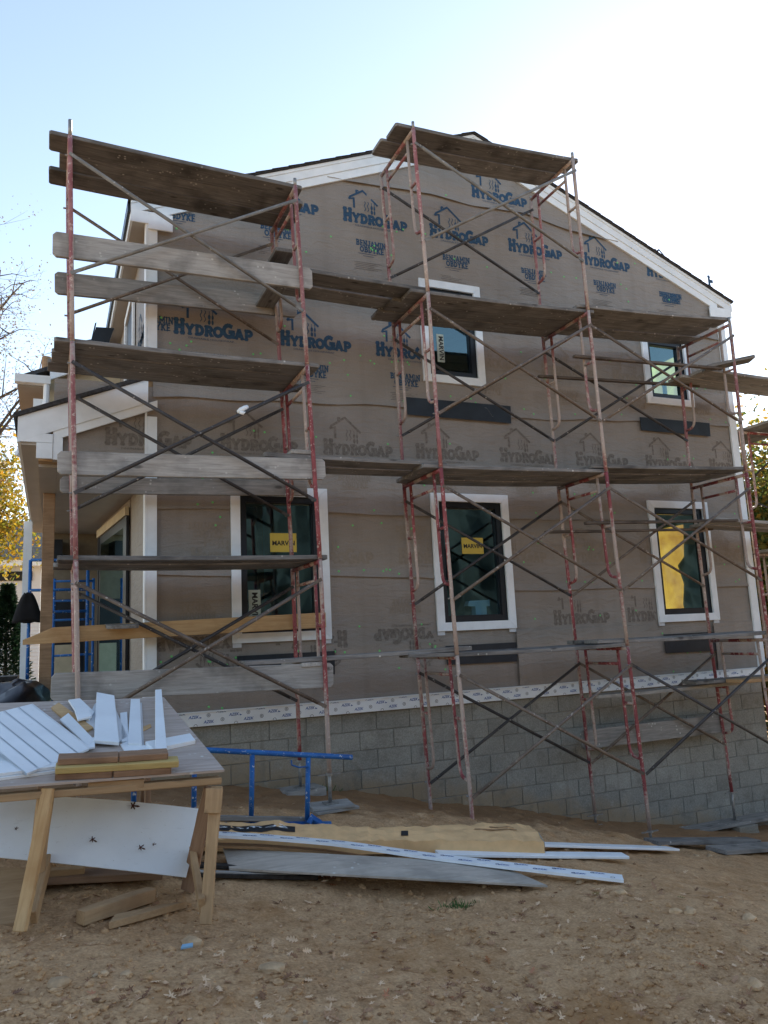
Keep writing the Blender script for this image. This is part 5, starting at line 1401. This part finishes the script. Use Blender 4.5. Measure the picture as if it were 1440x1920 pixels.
# dark tarp heap left of the porch
mb = MB(); ct = onY((22, 1345), 1.3); ct.z -= .1
nn, mm = 18, 10
for j in range(mm+1):
    for i in range(nn):
        a = 2*math.pi*i/nn; ph = math.pi/2*j/mm; r = math.cos(ph)
        p = Vector((.50*r*math.cos(a), .6*r*math.sin(a), .50*math.sin(ph)))
        p *= 1+.28*noise.noise(p*3.1+Vector((4, 2, 1)))+.1*noise.noise(p*8)
        mb.v.append(ct+p)
for j in range(mm):
    for i in range(nn): a, b = j*nn+i, j*nn+(i+1) % nn; mb.f.append((a, b, b+nn, a+nn))
tag(mk('black_tarp', mb, 'black_plastic', None, origin=ct, smooth=True), 'heap under a black plastic tarp at the left beside the porch', 'tarp')
mb = MB().tube([(-.75, 1.9, .8), (-.55, 1.85, 1.25)], .1, 8)
# parked dark cart: low body, rim and wheel
cart = thing('garbage_cart', 'dark wheeled cart half hidden behind the tarp heap', 'cart', (-.75, 2.6, .62))
mk('body', MB().prism([(-1.1, 2.4, .75), (-.45, 2.4, .75), (-.38, 2.4, 1.28), (-1.2, 2.4, 1.28)], (0, .6, 0)), 'car_dark', cart)
mk('rim', MB().box((-1.22, 2.36, 1.28), (-.36, 3.04, 1.33)), 'steel_black', cart)
mk('wheel', MB().tube([(-.7, 2.32, .78), (-.7, 2.39, .78)], .16, 16), 'black_plastic', cart)

# ================================================================== TREES AND SHRUBS
def tree(name, base, crown_c, crown_r, n_leaf, leaf, mat, label, seed, limbs=9, trunk_r=.16, clump=.55, twig_leaf=True, group='background trees', gap=.0):
    rg = random.Random(seed); base = Vector(base); cc = Vector(crown_c); cr = Vector(crown_r)
    t = thing(name, label, 'tree', base, group)
    mbt = MB(); tips = []
    top = Vector((cc.x, cc.y, cc.z+cr.z*.55))
    tp = [base.lerp(top, k_/7) + Vector((rg.uniform(-1, 1), rg.uniform(-1, 1), 0))*trunk_r*1.2*(k_ > 0) for k_ in range(8)]
    mbt.tube(tp, [trunk_r*(1-.11*k_) for k_ in range(8)], 8)
    def rp():
        while True:
            p = Vector((rg.uniform(-1, 1), rg.uniform(-1, 1), rg.uniform(-1, 1)))
            if .25 < p.length < 1: return cc + Vector((p.x*cr.x, p.y*cr.y, p.z*cr.z))
    for i in range(limbs):
        e = rp(); k_ = min(6, max(2, int(rg.uniform(2, 7)))); s = tp[k_]
        m = s.lerp(e, .5) + Vector((rg.uniform(-.2, .2), rg.uniform(-.2, .2), .25*(e-s).length*rg.uniform(.1, .6)))
        pts = curve_pts(s, m, e, 6); r0 = trunk_r*.42
        mbt.tube(pts, [r0*(1-.85*q/6) for q in range(7)], 6, caps=False)
        for q in (2, 3, 4, 5, 6):
            for _ in range(2):
                d = Vector((rg.uniform(-1, 1), rg.uniform(-1, 1), rg.uniform(-.5, .9))).normalized()*rg.uniform(.35, 1.0)*cr.length*.22
                e2 = pts[q]+d; mbt.tube([pts[q], pts[q]+d*.5+Vector((0, 0, d.length*.1)), e2], [r0*.22, r0*.14, r0*.05], 4, caps=False); tips.append(e2); tips.append(pts[q]+d*.5)
                for _ in range(2):
                    d2 = (d*.4 + Vector((rg.uniform(-1, 1), rg.uniform(-1, 1), rg.uniform(-.6, .8)))*d.length*.55)
                    mbt.tube([e2, e2+d2], [r0*.06, r0*.02], 3, caps=False); tips.append(e2+d2)
    mk('trunk', mbt, 'bark', t)
    mb = MB()
    for i in range(n_leaf):
        c = rg.choice(tips) + Vector((rg.gauss(0, 1), rg.gauss(0, 1), rg.gauss(0, 1)))*clump*.5
        u = Vector((rg.uniform(-1, 1), rg.uniform(-1, 1), rg.uniform(-1, 1))).normalized(); v = u.cross(Vector((rg.uniform(-1, 1), rg.uniform(-1, 1), rg.uniform(-1, 1)))).normalized()
        s = leaf*rg.uniform(.6, 1.3)
        mb.v += [c-u*s*.5, c+v*s*.3, c+u*s*.5, c-v*s*.3]; k_ = len(mb.v); mb.f.append((k_-4, k_-3, k_-2, k_-1))
    me = bpy.data.meshes.new('crown'); o = Vector(t['_o']); me.from_pydata([p-o for p in mb.v], [], mb.f)
    mk('crown', me, mat, t)
    return t
def px_tree(px, Y, wpx, hpx, *a, **k):
    c = onY(px, Y); s = (Y+D)/F/.9
    return c, (wpx*s, wpx*s*.8, hpx*s)
# left: sparse tree, yellow-green tree below it
c, r = px_tree((-70, 640), 16, 165, 190)
tree('bare_tree', (c.x-1.2, 16, ground_h(c.x, 16)), c, r, 7000, .075, 'leaf_brown', 'nearly bare autumn tree against the sky at the upper left', 1, limbs=30, trunk_r=.22, clump=.5)
c, r = px_tree((-40, 945), 20, 84, 92)
tree('yellow_tree', (c.x-1, 20, ground_h(c.x, 20)), c, r, 9000, .16, 'leaf_yellow', 'yellow-green leafy tree behind the porch at the left edge', 2, limbs=10, trunk_r=.18, clump=.8)
# right: backlit trees beyond the corner
for i, (x, y, cz, rx, rz, n_, mt, lab) in enumerate((
    (14.4, 3.6, 2.5, 2.6, 3.1, 17000, 'leaf_mixed', 'backlit yellow-green tree just beyond the right house corner'),
    (13.2, 6.0, 1.9, 2.3, 2.4, 15000, 'leaf_green', 'green leafy tree low behind the side scaffold'),
    (17.5, 5.2, 3.3, 3.0, 3.2, 17000, 'leaf_yellow', 'golden yellow tree at the right edge behind the nearer one'),
    (18.5, 0.6, 5.0, 3.3, 5.0, 15000, 'leaf_mixed', 'broad tree outside the right edge shading the yard'),
    (14.2, -1.4, 3.6, 2.4, 3.6, 12000, 'leaf_mixed', 'nearest yard tree outside the right edge'),
    (21.5, 9.0, 2.6, 4.0, 2.8, 15000, 'leaf_green', 'big green tree farther back on the right'))):
    tree('yard_tree', (x, y, ground_h(x, y)-.05), (x, y, cz), (rx, rx, rz), int(n_*2.1), .135, mt, lab, 30+i, limbs=13, trunk_r=.17, clump=.9)
# woodland across the yard behind the viewer, mirrored in the panes
mb = MB(); NX, NZ = 180, 16
for j in range(NZ+1):
    for i in range(NX+1):
        x = -30+110*i/NX; top = 10.4 + 1.3*noise.noise(Vector((x*.2, 0, 5))) + .9*noise.noise(Vector((x*.6, 3, 5))); t = j/NZ
        z = -2.2+(top+2.2)*t; v = Vector((x*.5, z*.6, 2))
        mb.v.append(Vector((x, -31-3*t*t+1.1*noise.noise(v)+.6*noise.noise(v*2.7)+.25*noise.noise(v*7), z+.3*noise.noise(v*3))))
for j in range(NZ):
    for i in range(NX): a = j*(NX+1)+i; mb.f.append((a, a+1, a+NX+2, a+NX+1))
o = mk('woodland', mb, 'leaf_wood'); o['kind'] = 'stuff'; o['label'] = 'dense dark woodland across the yard, seen mirrored in the window panes'
# evergreen shrub at the left edge
cs = Vector((onY((12, 1190), 8).x, 8, ground_h(-1, 8)))
shrub = thing('evergreen_shrub', 'dark green conifer shrub at the left edge beside the porch', 'shrub', cs)
mb = MB(); rg = random.Random(8); H_ = onY((22, 1098), 8).z-cs.z
mk('stem', MB().tube([cs, cs+Vector((0, 0, H_*.9))], [.05, .01], 6), 'bark', shrub)
for i in range(11000):
    t = rg.random()**.8; r = (1-t)*.55*rg.uniform(.2, 1.05)+.03; a = rg.uniform(0, 6.283)
    c = cs+Vector((r*math.cos(a), r*math.sin(a), t*H_)); d = Vector((math.cos(a), math.sin(a), rg.uniform(-.2, .8))).normalized()*rg.uniform(.06, .13); v = d.cross(Vector((rg.uniform(-1, 1), rg.uniform(-1, 1), 1))).normalized()*.012
    mb.v += [c-v, c+d*.5-v*1.4, c+d, c+d*.5+v*1.4]; k_ = len(mb.v); mb.f.append((k_-4, k_-3, k_-2, k_-1))
mk('foliage', mb, 'needle', shrub)

# ================================================================== NEIGHBOUR HOUSE
yN = 24
xr = onY((44, 1100), yN).x
zR_, zE_, zW = onY((0, 1018), yN+2).z, onY((0, 1062), yN).z, onY((0, 1100), yN).z
nb = thing('neighbour_house', 'neighbouring house with dark shingle roof and pale lap siding at the far left', 'house', (xr-5, yN, ground_h(xr-5, yN)))
mk('wall', MB().box((xr-9, yN, .2), (xr+.6, yN+6, zE_)), 'siding_white', nb)
mb = MB()
for i in range(22):
    z = .4+i*.135
    if z > zE_-.5: break
    mb.prism([(xr-9, yN-.012, z), (xr-9, yN-.045, z), (xr-9, yN-.014, z+.128)], (9.6, 0, 0))
o = mk('lap_siding', mb, 'siding_white', nb); o['kind'] = 'stuff'
mk('eave_board', MB().box((xr-9.3, yN-.45, zE_-.02), (xr+.9, yN-.05, zE_+.22)), 'pvc', nb)
mk('roof', MB().prism([(xr-9.4, yN-.5, zE_+.2), (xr-9.4, yN+3, zR_+1.0), (xr-9.4, yN+6.5, zE_+.2)], (10.4, 0, 0)), 'shingle_far', nb)
mk('window_band', MB().box((xr-6, yN-.06, zE_-.55), (xr+.3, yN-.046, zE_-.2)), 'black_sash', nb)
# overhead wires
for i, (pa, pb) in enumerate((((-60, 792), (120, 800)), ((-60, 778), (120, 790)))):
    a, b = onY(pa, 30), onY(pb, 30); m = (a+b)/2-Vector((0, 0, .12))
    tag(mk('overhead_wire', MB().tube(curve_pts(a, m, b, 6), .015, 5), 'black_plastic', None, origin=a), f'{["lower", "upper"][i]} thin overhead wire at the left edge', 'wire', 'overhead wires')

# ================================================================== DEBRIS ON THE DIRT
rg = random.Random(99)
def scatter_pt():
    while True:
        px = (rg.uniform(-60, 1500), 1500+ (1-rg.random()**1.5)*440)
        p = G(px)
        if p.y < -.15: return p
mb = MB()
centres = [G((rg.uniform(0, 1440), rg.uniform(1640, 1930))) for _ in range(46)] + [G(q) for q in ((900, 1870), (860, 1850), (1010, 1900), (1340, 1905), (330, 1880), (560, 1790), (1180, 1760), (980, 1720), (1120, 1680))]*2
for i in range(820):
    if rg.random() < .62:
        c = rg.choice(centres); r = abs(rg.gauss(0, .22)); a = rg.uniform(0, 6.28); p = Vector((c.x+r*math.cos(a), c.y+r*math.sin(a)*.7, 0))
    else: p = scatter_pt()
    if p.y > -.1 or p.y < -7.5: continue
    s = rg.uniform(.026, .068); v, f = (leaf_shape(s, rg) if rg.random() < .4 else star_leaf(s, rg)); a = rg.uniform(0, 6.28); tx, ty = rg.gauss(0, .35), rg.gauss(0, .35)
    M = Matrix.Rotation(a, 3, 'Z') @ Matrix.Rotation(tx, 3, 'X') @ Matrix.Rotation(ty, 3, 'Y')
    z = ground_h(p.x, p.y)+.004+s*.12
    mb.add([Vector((p.x, p.y, z))+M @ q for q in v], f)
o = mk('leaf_litter', mb, 'leaf_ground'); o['kind'] = 'stuff'; o['label'] = 'scattered dry oak leaves on the dirt'
def rock(mb, c, s, rg, sub_=1):
    bm = bmesh.new(); bmesh.ops.create_icosphere(bm, subdivisions=sub_, radius=1)
    sc = Vector((rg.uniform(.7, 1.3), rg.uniform(.7, 1.2), rg.uniform(.45, .8))); off = Vector((rg.uniform(0, 50), rg.uniform(0, 50), 0)); a = rg.uniform(0, 6.28)
    R_ = Matrix.Rotation(a, 3, 'Z')
    vs = []
    for v in bm.verts:
        k_ = 1+.45*noise.noise(v.co*1.3+off); vs.append(c + R_ @ Vector((v.co.x*sc.x, v.co.y*sc.y, v.co.z*sc.z))*s*k_)
    fs = [tuple(x.index for x in f.verts) for f in bm.faces]; bm.free(); mb.add(vs, fs)
mb = MB()
for i in range(2000):
    p = scatter_pt(); s = .003+.014*rg.random()**3
    rock(mb, Vector((p.x, p.y, ground_h(p.x, p.y)+s*.15)), s, rg)
o = mk('gravel', mb, 'pebble')
mb = MB()
spots = [scatter_pt() for _ in range(70)]
for i in range(2600):
    c0 = rg.choice(spots); r = abs(rg.gauss(0, .3)); a = rg.uniform(0, 6.28); p = Vector((c0.x+r*math.cos(a), c0.y+r*math.sin(a)*.8, 0))
    if p.y > -.12 or p.y < -7: continue
    s = .008+.022*rg.random()**2
    rock(mb, Vector((p.x, p.y, ground_h(p.x, p.y)-s*.05)), s, rg)
cl = mk('soil_clods', mb, 'soil'); cl['kind'] = 'stuff'; cl['label'] = 'loose clods of brown soil lying in patches'; o['kind'] = 'stuff'; o['label'] = 'small pebbles and clods strewn over the dirt'
for i, (px, s, lab) in enumerate((((110, 1862), .045, 'rough brown stone at the lower left'), ((238, 1838), .036, 'rounded tan stone near the lower left'), ((195, 1845), .026, 'narrow tan stone beside the rounded one'),
        ((360, 1775), .05, 'flat tan stone below the sawhorse leg'), ((1295, 1720), .045, 'angular brown stone at the right'), ((1268, 1716), .03, 'smaller stone leaning on the angular brown one'),
        ((1088, 1657), .032, 'brown stone at the tip of the printed strip'), ((1330, 1608), .045, 'tan stone by the grey plank at the far right'), ((1305, 1606), .032, 'small stone left of the tan one by the grey plank'),
        ((1405, 1725), .05, 'half-buried stone near the right edge'), ((1415, 1855), .04, 'long pale stone near the right bottom corner'), ((510, 1828), .05, 'flat tan slab of stone at the bottom middle'), ((908, 1667), .018, 'small pale pebble below the plywood tip'), ((1166, 1678), .04, 'flat stone among leaves below the white boards'))):
    p = G(px); mb = MB(); c = Vector((p.x, p.y, ground_h(p.x, p.y)+s*.22)); rock(mb, c, s, rg, 2)
    tag(mk('stone', mb, 'stone', None, origin=c), lab, 'stone', 'larger stones on the dirt')
p = G((350, 1788)); c = gz(p, .012)
tag(mk('blue_scrap', MB().prism([c+Vector(q) for q in ((-.03, 0, 0), (.03, -.012, .004), (.034, .008, .012), (-.02, .018, .01))], (0, 0, .008)), 'blue_plastic', None, origin=c), 'pale blue plastic scrap on the dirt at the lower left', 'scrap')
# grass tufts
for (px, n_, s, lab) in (((857, 1708), 90, .07, 'small green grass tuft on the bare dirt'), ((628, 1455), 70, .1, 'weed growing against the block wall')):
    p = G(px) if px[1] > 1500 else Vector((2.62, -.06, 0)); mb = MB()
    for i in range(n_):
        b = Vector((p.x+rg.gauss(0, s*1.1), p.y+rg.gauss(0, s*.35), 0)); b.z = ground_h(b.x, b.y)-.003
        d = Vector((rg.gauss(0, .45), rg.gauss(0, .35), 1)).normalized()*rg.uniform(.3, 1)*s*.9; w = Vector((rg.uniform(-1, 1), rg.uniform(-1, 1), 0)).normalized()*.0035
        mb.add([b-w, b+w, b+d*.6+w*.6+Vector((d.x*.2, 0, 0)), b+d], [(0, 1, 2), (0, 2, 3)])
    o = mk('grass_tuft', mb, 'grass_green', None, origin=gz(p)); o['kind'] = 'stuff'; o['label'] = lab

for o in bpy.data.objects:
    if '_o' in o: del o['_o']
